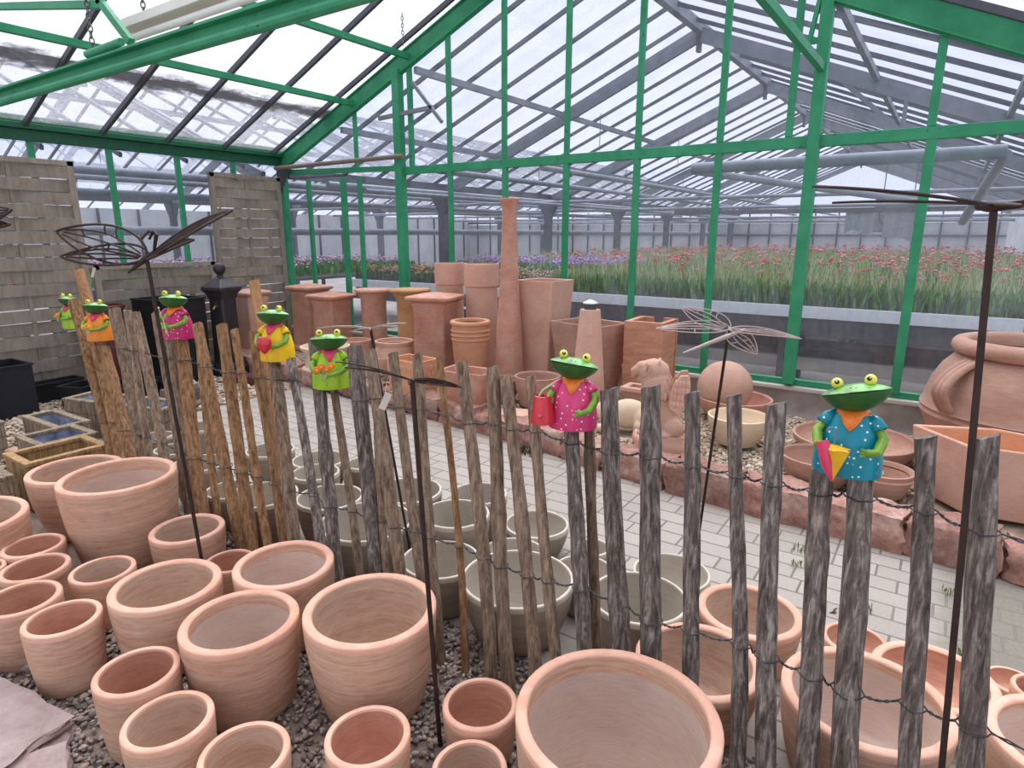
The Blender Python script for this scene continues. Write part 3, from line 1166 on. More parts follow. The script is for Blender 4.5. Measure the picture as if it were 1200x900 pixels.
GP = 'heating pipes along the growing hall'
LP = 'grey heating pipe running lengthways under the roof of the growing hall'
for px, pz, r in ((-6.9, 2.22, .045), (-6.2, 2.12, .03), (-8.1, 2.28, .05), (-8.1, 2.05, .035), (-9.4, 2.30, .04), (-10.6, 2.16, .04), (-11.8, 2.22, .04), (-5.0, 2.30, .035), (-3.6, 2.26, .03)):
    hall_pipe((px, 5.8 if px > GX else -1.0, pz), (px, 26.2, pz), r, LP, 'galv', GP)
GP2 = 'heating pipes across the growing hall'
LP2 = 'grey heating pipe running crosswise under the trusses of the growing hall'
for py, pz, r in ((10.8, 2.18, .03), (13.6, 2.12, .035), (16.5, 2.10, .03), (19.4, 2.05, .04), (22.9, 2.0, .05)):
    hall_pipe((-16.0, py, pz), (1.35, py, pz), r, LP2, 'galv', GP2)
hall_pipe((-2.2, 6.35, 2.22), (.25, 6.35, 2.22), .055, 'thick grey pipe end close behind the right gable panes, under the green rail')
hall_pipe((.25, 6.35, 2.2), (.05, 7.6, 1.72), .04, 'sloping grey pipe dropping from the thick pipe end behind the right panes')
hall_pipe((-2.2, 6.4, 2.20), (-.35, 8.6, 1.95), .035, 'thin grey pipe slanting down behind the pane left of the right post')
hall_pipe((-8.0, -1.0, 1.62), (-8.0, 26, 1.62), .055, 'thick grey pipe running at chest height behind the left glass wall')

# end wall, left wall and right wall of the hall
ew = struct('wall_back.001')
MB().box((-12.3, 26.8, 1.0), (30, .06, 2.0)).build('panel', M['wall_panel'], ew, False)
for i in range(36):
    MB().box((-26 + i * .8, 26.72, 1.25), (.05, .05, 2.5)).build('mullion', M['galv_dark'], ew, False)
MB().box((-12.3, 26.7, 2.1), (28, .08, .10)).build('rail', M['galv_dark'], ew, False)
MB().box((-12.3, 26.7, 1.55), (28, .06, .06)).build('rail', M['galv_dark'], ew, False)
MB().add([(-26, 26.85, 2.0), (2, 26.85, 2.0), (2, 26.85, 4.2), (-26, 26.85, 4.2)], [(0, 1, 2, 3)]).build('glass_pane', M['glass_hall'], ew, False)
lw2 = struct('wall_left.001')
MB().box((-21.0, 12, 1.15), (.06, 31, 2.3)).build('panel', M['wall_panel'], lw2, False)
for i in range(26):
    MB().box((-20.94, -2.5 + i * 1.15, 1.15), (.05, .06, 2.3)).build('mullion', M['galv_dark'], lw2, False)
rw2 = struct('wall_right.001')
m = MB()
pts0, pts1 = [], []
yy = 8.2
i = 0
while yy < 26:
    pts0.append((1.42 + .05 * sin(i * 1.9), yy, 0.3))
    pts1.append((1.40 + .03 * sin(i * 1.9), yy, 2.4))
    yy += .16
    i += 1
nn = len(pts0)
m.add(pts0 + pts1, [(k, k + 1, nn + k + 1, nn + k) for k in range(nn - 1)])
m.build('screen_curtain', M['curtain'], rw2)

# fan heater and hanging cloths deep in the hall
h = thing('fan_heater', 'grey box fan heater hanging far back in the hall behind the right panes', 'heater', (-1.15, 17.2, 2.02))
MB().box((0, 0, .05), (.85, .5, .85)).build('casing', M['fan'], h, False, .03)
m = MB().lathe([(.30, 0), (.33, 0), (.33, .04), (.30, .04)], 24)
m.build('fan_ring', M['galv_dark'], h).location = (0, -.26, .02)
h.children[-1].rotation_euler = (radians(90), 0, 0)
m = MB()
for s in (-.3, .3):
    m.tube([(s, 0, .47), (s, 0, 1.50)], .012, 6)
m.build('hanger', M['galv_dark'], h)
for x0, x1, z0, y, lab in ((-2.05, -1.5, 1.62, 16.2, 'left of the two grey cloths hanging below the far gutter in the hall'), (-1.3, -.62, 1.5, 16.2, 'right of the two grey cloths hanging below the far gutter in the hall')):
    m = MB()
    A, B = [], []
    for k in range(13):
        q = k / 12
        xx = x0 + (x1 - x0) * q
        A.append((xx, y + .03 * sin(k * 1.5), z0 + .06 * sin(q * 5)))
        B.append((xx, y + .01 * sin(k * 1.5), 2.08))
    m.add(A + B, [(k, k + 1, 14 + k, 13 + k) for k in range(12)])
    tag(shift(m.build('hanging_cloth', M['fan']), (x0, y, 2.08)), lab, 'cloth')
MB().beam((-6, 16.2, 2.12), (1.3, 16.2, 2.12), .1, .10).build('gutter', M['galv_dark'], hall, False)

# growing benches
def bench(x0, x1, y0, y1, label, top=.90):
    b = thing('growing_bench', label, 'bench', ((x0 + x1) / 2, (y0 + y1) / 2, 0), 0, 'growing benches in the hall')
    w, d = x1 - x0, y1 - y0
    MB().box((0, 0, top - .03), (w, d, .04)).build('bench_top', M['bench_dark'], b, False)
    m = MB()
    m.box((0, -d / 2, top - .01), (w, .03, .11))
    m.box((0, d / 2, top - .01), (w, .03, .11))
    m.build('edge_board', M['bench_white'], b, False, .004)
    k = max(2, int(w / 1.6))
    for i in range(k):
        xx = -w / 2 + .25 + (w - .5) * i / (k - 1)
        for yy in (-d / 2 + .25, d / 2 - .25):
            MB().box((xx, yy, (top - .05) / 2), (.06, .06, top - .05)).build('leg', M['bench_dark'], b, False)
    MB().box((0, -d / 2 + .10, top - .16), (w, .05, .16)).build('crossbar', M['bench_dark'], b, False)
    MB().box((0, d / 2 - .5, .34), (w, .05, .10)).build('crossbar', M['bench_dark'], b, False)
    return b


bench(-3.9, 1.35, 6.42, 7.95, 'growing bench of red flowers nearest the gable glass, on the right')
bench(-7.25, -4.1, 6.42, 7.95, 'growing bench of yellow and purple flowers nearest the gable glass, on the left')
for i, (y0, nm) in enumerate(((8.45, 'second'), (10.5, 'third'), (12.55, 'fourth'), (14.6, 'fifth'), (16.65, 'sixth'), (18.7, 'seventh'))):
    bench(-7.0, 1.2, y0, y0 + 1.55, '%s growing bench back from the gable glass, covered in plants' % nm)
bench(-11.6, -8.6, -1.0, 3.4, 'growing bench behind the left glass wall, nearer the camera, with pink flowers')
bench(-11.6, -8.6, 3.9, 9.5, 'growing bench behind the left glass wall and the woven panels, farther back')
for zz, yy, hh in ((.62, 7.55, .10), (.30, 7.0, .14)):  # added pale strips imitate the bands of lit floor beneath the bench
    o = shift(MB().box((-2.9, yy, zz), (8.3, .10, hh)).build('lit_floor_strip', M['sill'], None, False, .01), (-2.9, yy, zz))
    tag(o, 'pale stand-in strip for lit floor %s under the growing bench behind the glass' % ('higher up' if zz > .5 else 'low down'), 'beam')
o = shift(MB().tube([(-7.0, 7.3, .46), (1.3, 7.3, .46)], .05, 10).build('heating_pipe', M['bench_dark']), (-7.0, 7.3, .46))
tag(o, 'dark heating pipe low under the bench of red flowers', 'pipe')


# plants on the benches: leaf blades and blossoms as one mass per kind
def blades(name, regions, seed, label, cat, mat='leafy'):
    """regions: (x0,x1,y0,y1,z0,count,hmin,hmax,width,[colours])"""
    r = np.random.default_rng(seed)
    V, F, Cc = [], [], []
    off = 0
    for (x0, x1, y0, y1, z0, cnt, h0, h1, w, colr) in regions:
        bx = r.uniform(x0, x1, cnt); by = r.uniform(y0, y1, cnt)
        h = r.uniform(h0, h1, cnt)
        az = r.uniform(0, 2 * pi, cnt)
        lean = r.uniform(0, .35, cnt) * h
        la = r.uniform(0, 2 * pi, cnt)
        ww = w * r.uniform(.6, 1.4, cnt)
        dx, dy = np.cos(az) * ww, np.sin(az) * ww
        z = np.full(cnt, z0)
        tx, ty = bx + np.cos(la) * lean, by + np.sin(la) * lean
        mx, my = bx * .6 + tx * .4, by * .6 + ty * .4
        v = np.stack([np.stack([bx, by, z], 1), np.stack([mx + dx, my + dy, z + h * .6], 1), np.stack([tx, ty, z + h], 1), np.stack([mx - dx, my - dy, z + h * .55], 1)], 1)
        V.append(v.reshape(-1, 3))
        idx = np.arange(cnt)[:, None] * 4 + off
        F.append(idx + np.array([[0, 1, 2, 3]]))
        cc = np.array(colr)[r.integers(0, len(colr), cnt)] * r.uniform(.7, 1.3, (cnt, 1))
        Cc.append(np.repeat(cc, 4, 0))
        off += cnt * 4
    return raw_mesh(name, np.concatenate(V), np.concatenate(F), np.concatenate(Cc), M[mat], label, cat)


def raw_mesh(name, V, F, Cc, mat, label, cat, smooth=False):
    me = bpy.data.meshes.new(name)
    k = F.shape[1]
    me.vertices.add(len(V)); me.vertices.foreach_set('co', V.astype(np.float32).ravel())
    me.loops.add(F.size); me.loops.foreach_set('vertex_index', F.astype(np.int32).ravel())
    me.polygons.add(len(F)); me.polygons.foreach_set('loop_start', np.arange(len(F), dtype=np.int32) * k)
    if smooth:
        me.polygons.foreach_set('use_smooth', np.ones(len(F), dtype=bool))
    at = me.color_attributes.new('Col', 'FLOAT_COLOR', 'POINT')
    ca = np.concatenate([np.clip(Cc, 0, 1), np.ones((len(Cc), 1))], 1).astype(np.float32)
    at.data.foreach_set('color', ca.ravel())
    me.update(calc_edges=True)
    me.validate()
    me.materials.append(mat)
    o = bpy.data.objects.new(name, me)
    scene.collection.objects.link(o)
    return tag(o, label, cat, None, 'stuff')


G = [(.07, .24, .02), (.11, .31, .03), (.04, .15, .01), (.16, .36, .05)]
GS = [(.50, .52, .22), (.62, .60, .32), (.40, .46, .16), (.26, .38, .10)]
DG = [(.03, .08, .02), (.05, .11, .03), (.07, .13, .04)]
blades('green_plants', [(-3.9, 1.3, 6.45, 7.9, .90, 34000, .08, .22, .011, G + DG), (-3.9, 1.3, 6.46, 7.9, 1.0, 30000, .05, .15, .009, G), (-3.9, 1.3, 6.47, 7.9, 1.0, 4200, .16, .32, .003, GS)] +
       [(-7.0, 1.15, y0, y0 + 1.5, .98, 13000, .06, .20, .016, G) for y0 in (8.45, 10.5, 12.55, 14.6, 16.65, 18.7)] +
       [(-7.0, 1.15, y0, y0 + 1.5, .98, 2800, .16, .34, .006, GS) for y0 in (8.45, 10.5, 12.55, 14.6, 16.65)], 1,
       'dense green plants with pale stems filling the benches behind the gable glass', 'plants')
blades('bedding_plants', [(-7.2, -4.1, 6.46, 7.9, .90, 11000, .06, .2, .02, DG + [(.16, .13, .08), (.12, .09, .07)]), (-11.5, -8.6, -1, 9.4, .90, 14000, .06, .22, .025, G)], 2,
       'low dark bedding plants on the benches at the left of the growing hall', 'plants')


def blossoms(name, regions, seed, label):
    r = np.random.default_rng(seed)
    V, F, Cc = [], [], []
    off = 0
    for (x0, x1, y0, y1, z0, z1, cnt, s, colr, clump) in regions:
        nc = max(1, cnt // clump)
        cxy = np.stack([r.uniform(x0, x1, nc), r.uniform(y0, y1, nc), r.uniform(z0, z1, nc)], 1)
        cc = np.repeat(cxy, clump, 0) + r.normal(0, s * (1.6 if clump > 1 else 0), (nc * clump, 3)) * np.array([1, 1, .5])
        col = np.repeat(np.array(colr)[r.integers(0, len(colr), nc)], clump, 0) * r.uniform(.75, 1.2, (nc * clump, 1))
        n_ = len(cc)
        sz = s * r.uniform(.6, 1.3, (n_, 1, 1))
        oc = np.array([(1, 0, 0), (0, 1, 0), (-1, 0, 0), (0, -1, 0), (0, 0, .6), (0, 0, -.6)])
        V.append((cc[:, None] + oc[None] * sz).reshape(-1, 3))
        fc = np.array([(0, 1, 4), (1, 2, 4), (2, 3, 4), (3, 0, 4), (1, 0, 5), (2, 1, 5), (3, 2, 5), (0, 3, 5)])
        F.append((np.arange(n_)[:, None, None] * 6 + fc[None] + off).reshape(-1, 3))
        Cc.append(np.repeat(col, 6, 0))
        off += n_ * 6
    return raw_mesh(name, np.concatenate(V), np.concatenate(F), np.concatenate(Cc), M['leafy'], label, 'flowers')


RED = [(.62, .08, .09), (.66, .16, .14), (.60, .26, .22), (.70, .30, .27)]
blossoms('red_flowers', [(-3.8, 1.3, 6.6, 7.9, 1.18, 1.33, 900, .013, RED, 15)] +
         [(-5.5, 1.15, y0, y0 + 1.5, 1.16, 1.33, 640, .022, RED, 8) for y0 in (8.45, 10.5, 12.55, 14.6, 16.65, 18.7)], 3,
         'red and salmon flower heads above the green plants behind the gable glass')
blossoms('purple_flowers', [(-7.0, -4.0, 8.5, 9.9, 1.12, 1.2, 1500, .028, [(.42, .22, .58), (.5, .3, .62)], 5), (-7.0, -5.0, 10.6, 12, 1.1, 1.2, 600, .03, [(.62, .60, .58), (.5, .3, .6)], 5),
                            (-10.2, -8.8, -.5, 3.3, 1.05, 1.15, 900, .035, [(.62, .16, .36), (.66, .3, .48)], 5), (-11.5, -8.7, 4, 9.3, 1.05, 1.15, 1400, .03, [(.55, .3, .5), (.6, .4, .52)], 5)], 4,
         'band of purple and pink flowers on the benches at the left of the hall')
blossoms('yellow_flowers', [(-7.2, -4.15, 6.5, 7.9, 1.02, 1.12, 1300, .022, [(.50, .40, .10), (.42, .33, .10), (.5, .42, .24), (.5, .22, .12)], 4)], 5,
         'yellow and rust flowers on the front bench behind the left gable panes')
# ================================================================ woven fence panels along the left wall
def panel(y0, y1, z0, z1, label, group, nsl, seed, x=-7.28):
    t = thing('fence_panel', label, 'fence panel', (x, (y0 + y1) / 2, z0), 0, group)
    w, h = y1 - y0, z1 - z0
    m = MB()
    for s in (-1, 1):
        m.box((0, s * (w / 2 - .03), h / 2), (.05, .06, h))
    m.box((0, 0, h - .025), (.05, w, .05))
    m.box((0, 0, .025), (.05, w, .05))
    m.build('frame', M['panel_wood'], t, False, .004)
    posts = [w * q - w / 2 for q in ((.16, .70) if w > 1.5 else (.5,))]
    for p in posts:
        MB().box((0, p, h / 2), (.018, .035, h - .08)).build('upright', M['panel_wood'], t, False)
    m = MB()
    r = random.Random(seed)
    sh = (h - .10) / nsl
    nseg = 28
    for i in range(nsl):
        zc = .05 + sh * (i + .5)
        sg = 1 if i % 2 else -1
        gap = r.uniform(.003, .012)
        vs = []
        for k in range(nseg + 1):
            y = -w / 2 + .05 + (w - .10) * k / nseg
            # the slat passes alternately before and behind the uprights
            ph = 0
            edges = [-w / 2 + .03] + posts + [w / 2 - .03]
            for e, (a, b) in enumerate(zip(edges, edges[1:])):
                if a <= y <= b:
                    ph = pi * (e + (y - a) / (b - a))
            dx = sg * .014 * cos(ph)
            for dz in (-.5, .5):
                for dd in (-.0035, .0035):
                    vs.append((dx + dd + .004, y, zc + dz * (sh - gap) + .003 * sin(y * 4 + i)))
        fs = []
        for k in range(nseg):
            a, b = k * 4, k * 4 + 4
            fs += [(a, b, b + 2, a + 2), (a + 1, a + 3, b + 3, b + 1), (a, a + 1, b + 1, b), (a + 2, b + 2, b + 3, a + 3)]
        fs += [(0, 2, 3, 1), (nseg * 4, nseg * 4 + 1, nseg * 4 + 3, nseg * 4 + 2)]
        m.add(vs, fs)
    m.build('woven_slats', M['panel_wood'], t, True)
    return t


PG = 'woven wooden fence panels on the left wall'
panel(1.15, 2.96, .08, 2.28, 'tall woven wooden fence panel at the left edge of the photo', PG, 17, 1)
panel(3.0, 4.33, .08, 1.27, 'low woven wooden fence panel behind the black box and the iron water column', PG, 10, 2)
panel(4.37, 5.33, .08, 2.29, 'tall narrow woven fence panel next to the glass corner', PG, 18, 3)

# ================================================================ pots
def pot_profile(r, h, taper, wall, band=False):
    rb = r * taper
    pr, ms = [(0, 0)], []
    def go(p, s):
        pr.append(p); ms.append(s)
    go((rb * .94, 0), 0)
    go((rb, .012), 0)
    for q in (.12, .25, .4, .55, .7, .84):
        # bellied side
        go((rb + (r - rb) * (1 - (1 - q) ** 1.9), .012 + (h - .012) * q), 0)
    go((r * .997, h - .034), 0)
    go((r, h - .022), 0)
    go((r, h - .006), 1)
    go((r - wall * .10, h - .001), 1)
    go((r - wall * .5, h + .001), 1)
    go((r - wall * .88, h), 1)
    go((r - wall, h - .007), 1)
    ri = r - wall
    rbi = rb - wall * .9
    for q in (.95, .85, .65, .4):
        go((rbi + (ri - rbi) * (1 - (1 - q) ** 1.9), wall * 1.2 + (h - wall * 1.2) * q), 0 if q > .8 and band else 2)
    go((rbi, wall * 1.3), 2)
    go((rbi * .85, wall * 1.0), 2)
    go((0, wall * 1.0), 2)
    return pr, ms


POT = {
 'P2': ('biggest tapered terracotta pot on the left, chalky inside, in front of the wooden boxes', 'clay_in_white', .76),
 'P1': ('large terracotta pot half hidden behind the biggest left pot, beside the golden-brown box', 'clay_in', .70),
 'P3': ('large smooth terracotta pot cut by the left edge, in front of the wooden boxes', 'clay_in', .88),
 'P4': ('low terracotta pot at the left edge, just in front of the biggest left pot', 'clay_in_red', .86),
 'P5': ('small terracotta pot at the left edge with a plain red-brown inside', 'clay_in_red', .86),
 'P5b': ('terracotta pot of which only a sliver of rim shows at the left edge', 'clay_in_red', .86),
 'P6': ('small terracotta pot in front of the biggest left pot, clear of the left edge', 'clay_in', .86),
 'P7': ('terracotta pot cut by the left edge, behind the streaked straight pot near the flagstone', 'clay_in_red', .86),
 'P8': ('straight terracotta pot with pale streaks standing beside the flagstone at the lower left', 'clay_in_red', .84),
 'P9': ('low banded terracotta pot with a rust rod crossing it, against the brown stakes', 'clay_in', .84),
 'P10': ('small terracotta pot mostly hidden, between the banded low pot and the rust-marked pot', 'clay_in_red', .86),
 'P11': ('wide terracotta pot left of the middle, between the banded pot and the big bellied one', 'clay_in', .84),
 'P12': ('wide terracotta pot with a rust-coloured mark inside its rim, against the fence', 'clay_in_white', .84),
 'P13': ('big terracotta pot with streaked yellowish sides, in the left foreground', 'clay_in_white', .82),
 'P14': ('straight terracotta pot with a red inside, standing left of the big streaked pot', 'clay_in_red', .86),
 'P15': ('small terracotta pot at the bottom edge right beside the straight red-inside pot', 'clay_in', .88),
 'P16': ('terracotta pot cut by the bottom edge below the big streaked pot', 'clay_in', .88),
 'P17': ('large deep terracotta pot left of centre, its olive-grey inside showing', 'clay_in', .76),
 'P18': ('small terracotta pot at the bottom edge in front of the large deep pot', 'clay_in_red', .88),
 'P19': ('small smooth terracotta pot touching the huge front pot, in front of the fence', 'clay_in_red', .86),
 'P20': ('small terracotta pot cut by the bottom edge, left of the huge front pot', 'clay_in', .88),
 'P21': ('huge terracotta pot in the front centre, nearest the camera, with a drip-marked chalky inside', 'clay_in_white', .78),
 'P22': ('terracotta pot close behind the grey stakes, directly right of the huge front pot', 'clay_in', .78),
 'P23': ('terracotta pot behind the grey stakes, farther back next to the beige pots', 'clay_in', .80),
 'P24': ('wide thick-rimmed terracotta pot behind the four stakes below the blue frog', 'clay_in_white', .82),
 'P26': ('wide plain red clay bowl behind the thick-rimmed pot at the lower right', 'clay_in_red', .80),
 'P25': ('small red clay bowl standing on the pavers left of the wide red bowl', 'clay_in_red', .80),
 'P27': ('small low red clay pot at the right edge on the pavers', 'clay_in_red', .82),
 'P28': ('small clay pot of which only the rim shows at the right edge', 'clay_in_red', .86),
 'P29': ('large terracotta pot cut by the lower right corner, behind the last stake', 'clay_in_white', .82),
 'B1': ('biggest beige stoneware pot, behind the four stakes left of the pink frog\'s post', None, .70),
 'B2': ('large beige stoneware pot right of the pink frog\'s post', None, .76),
 'B3': ('beige stoneware pot behind the large one right of the pink frog, next to the pavers', None, .76),
 'B4': ('small beige stoneware pot standing by itself toward the pavers, left of the pink frog\'s post', None, .72),
 'B5': ('beige stoneware pot hidden directly behind the biggest beige one', None, .74),
 'B6': ('beige stoneware pot behind the pink frog\'s post', None, .74),
 'B7': ('smallest beige stoneware pot, just right of the pink frog\'s post on the pavers', None, .78),
 'B8': ('beige stoneware pot by the pavers behind the middle stakes, farther back', None, .74),
 'B9': ('beige stoneware pot in the middle of the fence, behind the centre rust rod', None, .74),
 'B17': ('beige stoneware pot close to the fence foot, beside the large deep terracotta pot', None, .76),
 'B10': ('beige stoneware pot behind the stakes right of the lime frog, by the pavers', None, .74),
 'B12': ('large beige stoneware pot close behind the stakes below the lime frog', None, .76),
 'B13': ('stoneware pot with beige inside and brown body, behind the stakes left of the lime frog', None, .76),
 'B14': ('beige stoneware pot below the yellow frog, second from the pavers', None, .76),
 'B15': ('beige stoneware pot below the yellow frog, backmost against the pavers', None, .76),
 'B16': ('small brown-bodied stoneware pot behind the lime frog\'s stake', None, .80),
 'B25': ('beige stoneware pot behind the brown stakes left of the yellow frog, by the pavers', None, .76),
 'B28': ('beige stoneware pot with a dark body behind the broad brown stakes', None, .76),
 'B30': ('beige stoneware pot pressed behind the stakes under the magenta frog', None, .76),
 'B23': ('beige stoneware pot farther back behind the stakes under the magenta frog', None, .76),
 'B22': ('beige stoneware pot behind the dark stake left of the magenta frog', None, .76),
 'B21': ('small beige stoneware pot at the left end of the row by the stakes', None, .76),
 'B24': ('beige stoneware pot next to the long lined wooden trough', None, .76),
}
for i, (key, x, y, r, hh) in enumerate(POTS):
    lab, inside, tp = POT[key]
    m = MB()
    if inside:
        wall = min(.032, r * .17)
        pr, ms = pot_profile(r, hh, tp, wall, inside == 'clay_in_white')
        m.lathe(pr, 56 if r > .15 else 44, mats=ms, wob=.006, seed=i)
        o = m.build('terracotta_pot', [M['clay'], M['clay_rim'], M[inside]], None, True, autos=60)
        g = 'terracotta pots round the fence'
    else:
        wall = .013
        pr, ms = pot_profile(r, hh, tp, wall)
        m.lathe(pr, 48, mats=ms, wob=.004, seed=i)
        body = 'stone_brown' if key in ('B16', 'B28', 'B13') else 'stoneware'
        o = m.build('stoneware_pot', [M[body], M['stone_rim'], M['stone_in']], None, True, autos=60)
        g = 'beige stoneware pots behind the fence'
    o.location = (x, y, 0)
    o.rotation_euler = (0, 0, i * 1.3)
    tag(o, lab, 'pot', g)

# ================================================================ picket fence
fence = thing('picket_fence', 'rustic fence of wooden stakes tied with two wires, weathered grey on the right', 'fence', (-2.0, 1.6, 0))
FL = Vector(fence.location)


def stake_path(b, t, seed, n=9):
    r = random.Random(seed)
    b, t = Vector(b), Vector(t)
    k1, k2 = r.uniform(.25, .75), r.uniform(.4, .8)
    a1, a2 = r.uniform(-.012, .012), r.uniform(-.012, .012)
    out = []
    for i in range(n + 1):
        q = i / n
        p = b.lerp(t, q)
        p.x += a1 * sin(pi * q) + a2 * sin(2 * pi * q * k2 + k1)
        p.y += a2 * sin(pi * q)
        out.append(p)
    d = out[-1] - t
    return [p - d * (i / n) for i, p in enumerate(out)]


def stake_mesh(b, t, rad, seed, n=14, sides=11):
    r = random.Random(seed * 17 + 3)
    path = stake_path(b, t, seed, n)
    m = MB()
    rads = [rad * (1.17 - .14 * i / n + r.uniform(-.07, .07)) for i in range(n + 1)]
    rads[r.randrange(2, n - 1)] *= 1.12
    m.tube(path, rads, sides)
    sh = [r.uniform(.86, 1.12) for _ in range(sides)]
    vs = []
    for i, p in enumerate(m.v):
        ring = i // sides
        if ring <= n:
            c = path[ring]
            q = Vector(p) - c
            q *= sh[i % sides] * r.uniform(.96, 1.04)
            pz = c + q
            if ring == n:
                pz.z += q.x * .25 + r.uniform(-.002, .002)
            vs.append(tuple(pz))
        else:
            vs.append(p)
    m.v = vs
    return m, path


def at_z(path, z):
    for a, b in zip(path, path[1:]):
        if a.z <= z <= b.z:
            return a.lerp(b, (z - a.z) / (b.z - a.z))
    return None


paths = []
for i, (bx, by, tx, ty, tz, rad, tone) in enumerate(STAKES):
    b = Vector((bx, by, -.03)) - FL
    t = Vector((tx, ty, tz)) - FL
    m, path = stake_mesh(b, t, rad * (.86 if tone == 2 else 1), i)
    o = m.build('stake', M['stake%d' % tone], fence, True, autos=50)
    paths.append((path, rad))


def fence_wire(z, mat, seed):
    r = random.Random(seed)
    st = []
    for path, rad in paths:
        p = at_z(path, z + r.uniform(-.012, .012))
        if p is not None:
            st.append((p, rad))
    st.sort(key=lambda s: s[0].x)
    keep = []
    for s in st:
        if keep and s[0].x - keep[-1][0].x < keep[-1][1] * .9:
            continue
        keep.append(s)
    a, b = [], []
    first = keep[0][0] + Vector((-.10, 0, 0))
    last = keep[-1][0] + Vector((.25, 0, -.02))
    seq = [(first, .004)] + keep + [(last, .004)]
    for i, (p, rad) in enumerate(seq):
        off = Vector((0, rad * 1.12 + .003, 0))
        if 0 < i < len(seq) - 1:
            for s, lst in ((-1, a), (1, b)):
                lst.append(p + Vector((-rad * 1.0, s * rad * .72, 0)))
                lst.append(p + Vector((0, s * (rad * 1.12 + .003), -.003)))
                lst.append(p + Vector((rad * 1.0, s * rad * .72, 0)))
        if i < len(seq) - 1:
            q, rq = seq[i + 1]
            s0 = p + Vector((rad + .008, 0, 0)); e0 = q - Vector((rq + .008, 0, 0))
            if e0.x > s0.x + .01:
                for k in range(7):
                    f = k / 6
                    c = s0.lerp(e0, f) + Vector((0, 0, -.008 * sin(pi * f)))
                    an = f * 4 * pi
                    w = .0028
                    a.append(c + Vector((0, -cos(an) * w, sin(an) * w)))
                    b.append(c + Vector((0, cos(an) * w, -sin(an) * w)))
    m = MB()
    m.tube(a, .0021, 6)
    m.tube(b, .0021, 6)
    return m.build('wire', mat, fence, True)


fence_wire(.955, M['wire'], 1)
fence_wire(.47, M['wire'], 2)

# loose posts standing at the fence
for (bx, by, tx, ty, tz, rad, mat, lab) in (
        (-.79, 1.665, -.90, 1.765, 1.02, .017, 'stake1', 'squared brown post right behind the pink frog\'s grey stake'),
        (-2.42, 1.70, -2.86, 1.90, 1.36, .026, 'bare_wood', 'tall bare orange-brown log standing above the stakes left of the yellow frog'),
        (-4.10, 1.80, -4.82, 1.90, 1.34, .034, 'bare_wood', 'tall bare brown log rising above the left end of the fence')):
    m, _ = stake_mesh((0, 0, -.03), (tx - bx, ty - by, tz), rad, int(rad * 5000))
    o = m.build('wooden_post', M[mat], None, True, autos=50)
    o.location = (bx, by, 0)
    tag(o, lab, 'post')
# ================================================================ terracotta on the raised bed
EXC = []          # circles kept free of pebbles


def ground(x, y, r):
    EXC.append((x, y, r))


def sq_ring(w, d, z, ch=.0):
    w, d = w / 2, d / 2
    if ch:
        return [(-w + ch, -d, z), (w - ch, -d, z), (w, -d + ch, z), (w, d - ch, z), (w - ch, d, z), (-w + ch, d, z), (-w, d - ch, z), (-w, -d + ch, z)]
    return [(-w, -d, z), (w, -d, z), (w, d, z), (-w, d, z)]


def pedestal(key, w_cap, w_shaft, mat, label, rz=0, round_=False, chamfer=0):
    x, y, zt = BEDD[key][:3]
    h = zt - BZ
    t = thing('pedestal', label, 'pedestal', (x, y, BZ), rz, 'clay pedestals on the gravel bed')
    ground(x, y, w_cap * .5)
    if round_:
        R, r = w_cap / 2, w_shaft / 2
        MB().lathe([(0, h - .03), (R * .96, h - .035), (R, h - .02), (R * .97, h - .005), (R * .5, h + .002), (0, h + .004)], 44, wob=.004, seed=3).build('cap', M[mat], t)
        MB().lathe([(r, .02), (r * 1.01, .06), (r * .98, h * .5), (r, h - .12), (r * 1.12, h - .09), (R * .80, h - .05), (R * .93, h - .034)], 44, wob=.004, seed=4).build('shaft', M[mat], t)
        MB().lathe([(0, 0), (R * .95, 0), (R * .95, .03), (r * 1.05, .06), (0, .06)], 40).build('base', M[mat], t)
    else:
        c = .012
        MB().frustum([sq_ring(w_cap * .95, w_cap * .95, h - .052, c), sq_ring(w_cap, w_cap, h - .04, c), sq_ring(w_cap, w_cap, h - .018, c), sq_ring(w_cap * .9, w_cap * .9, h - .006, c), sq_ring(.06, .06, h + .022, c)]).build('cap', M[mat], t, True, .004)
        MB().frustum([sq_ring(w_shaft, w_shaft, .05, c), sq_ring(w_shaft * .97, w_shaft * .97, h - .13, c), sq_ring(w_shaft * 1.04, w_shaft * 1.04, h - .10, c), sq_ring(w_cap * .78, w_cap * .78, h - .075, c), sq_ring(w_cap * .93, w_cap * .93, h - .053, c)]).build('shaft', M[mat], t, True)
        MB().frustum([sq_ring(w_cap * .98, w_cap * .98, 0, c), sq_ring(w_cap * .98, w_cap * .98, .035, c), sq_ring(w_shaft * 1.02, w_shaft * 1.02, .06, c)]).build('base', M[mat], t, True)
    return t


pedestal('T1', .36, .285, 'clay_pink', 'square pink clay pedestal in front of the narrow woven panel', .05)
pedestal('T2', .43, .335, 'clay_red', 'square red clay pedestal at the glass corner, behind the one with a pointed cap', .05)
pedestal('T3', .43, .32, 'clay_red', 'square red clay pedestal with a low pointed cap, behind the lime frog', .06)
pedestal('T4', .448, .295, 'clay_red', 'round red clay column pedestal with a flat top, second from the glass corner', 0, True)
pedestal('T5', .466, .30, 'clay_ochre', 'round ochre clay column pedestal just left of the tall pots', 0, True)
pedestal('T6', .46, .345, 'clay_red', 'big square red clay pedestal with white bloom in front of the tall collared pots', radians(15))


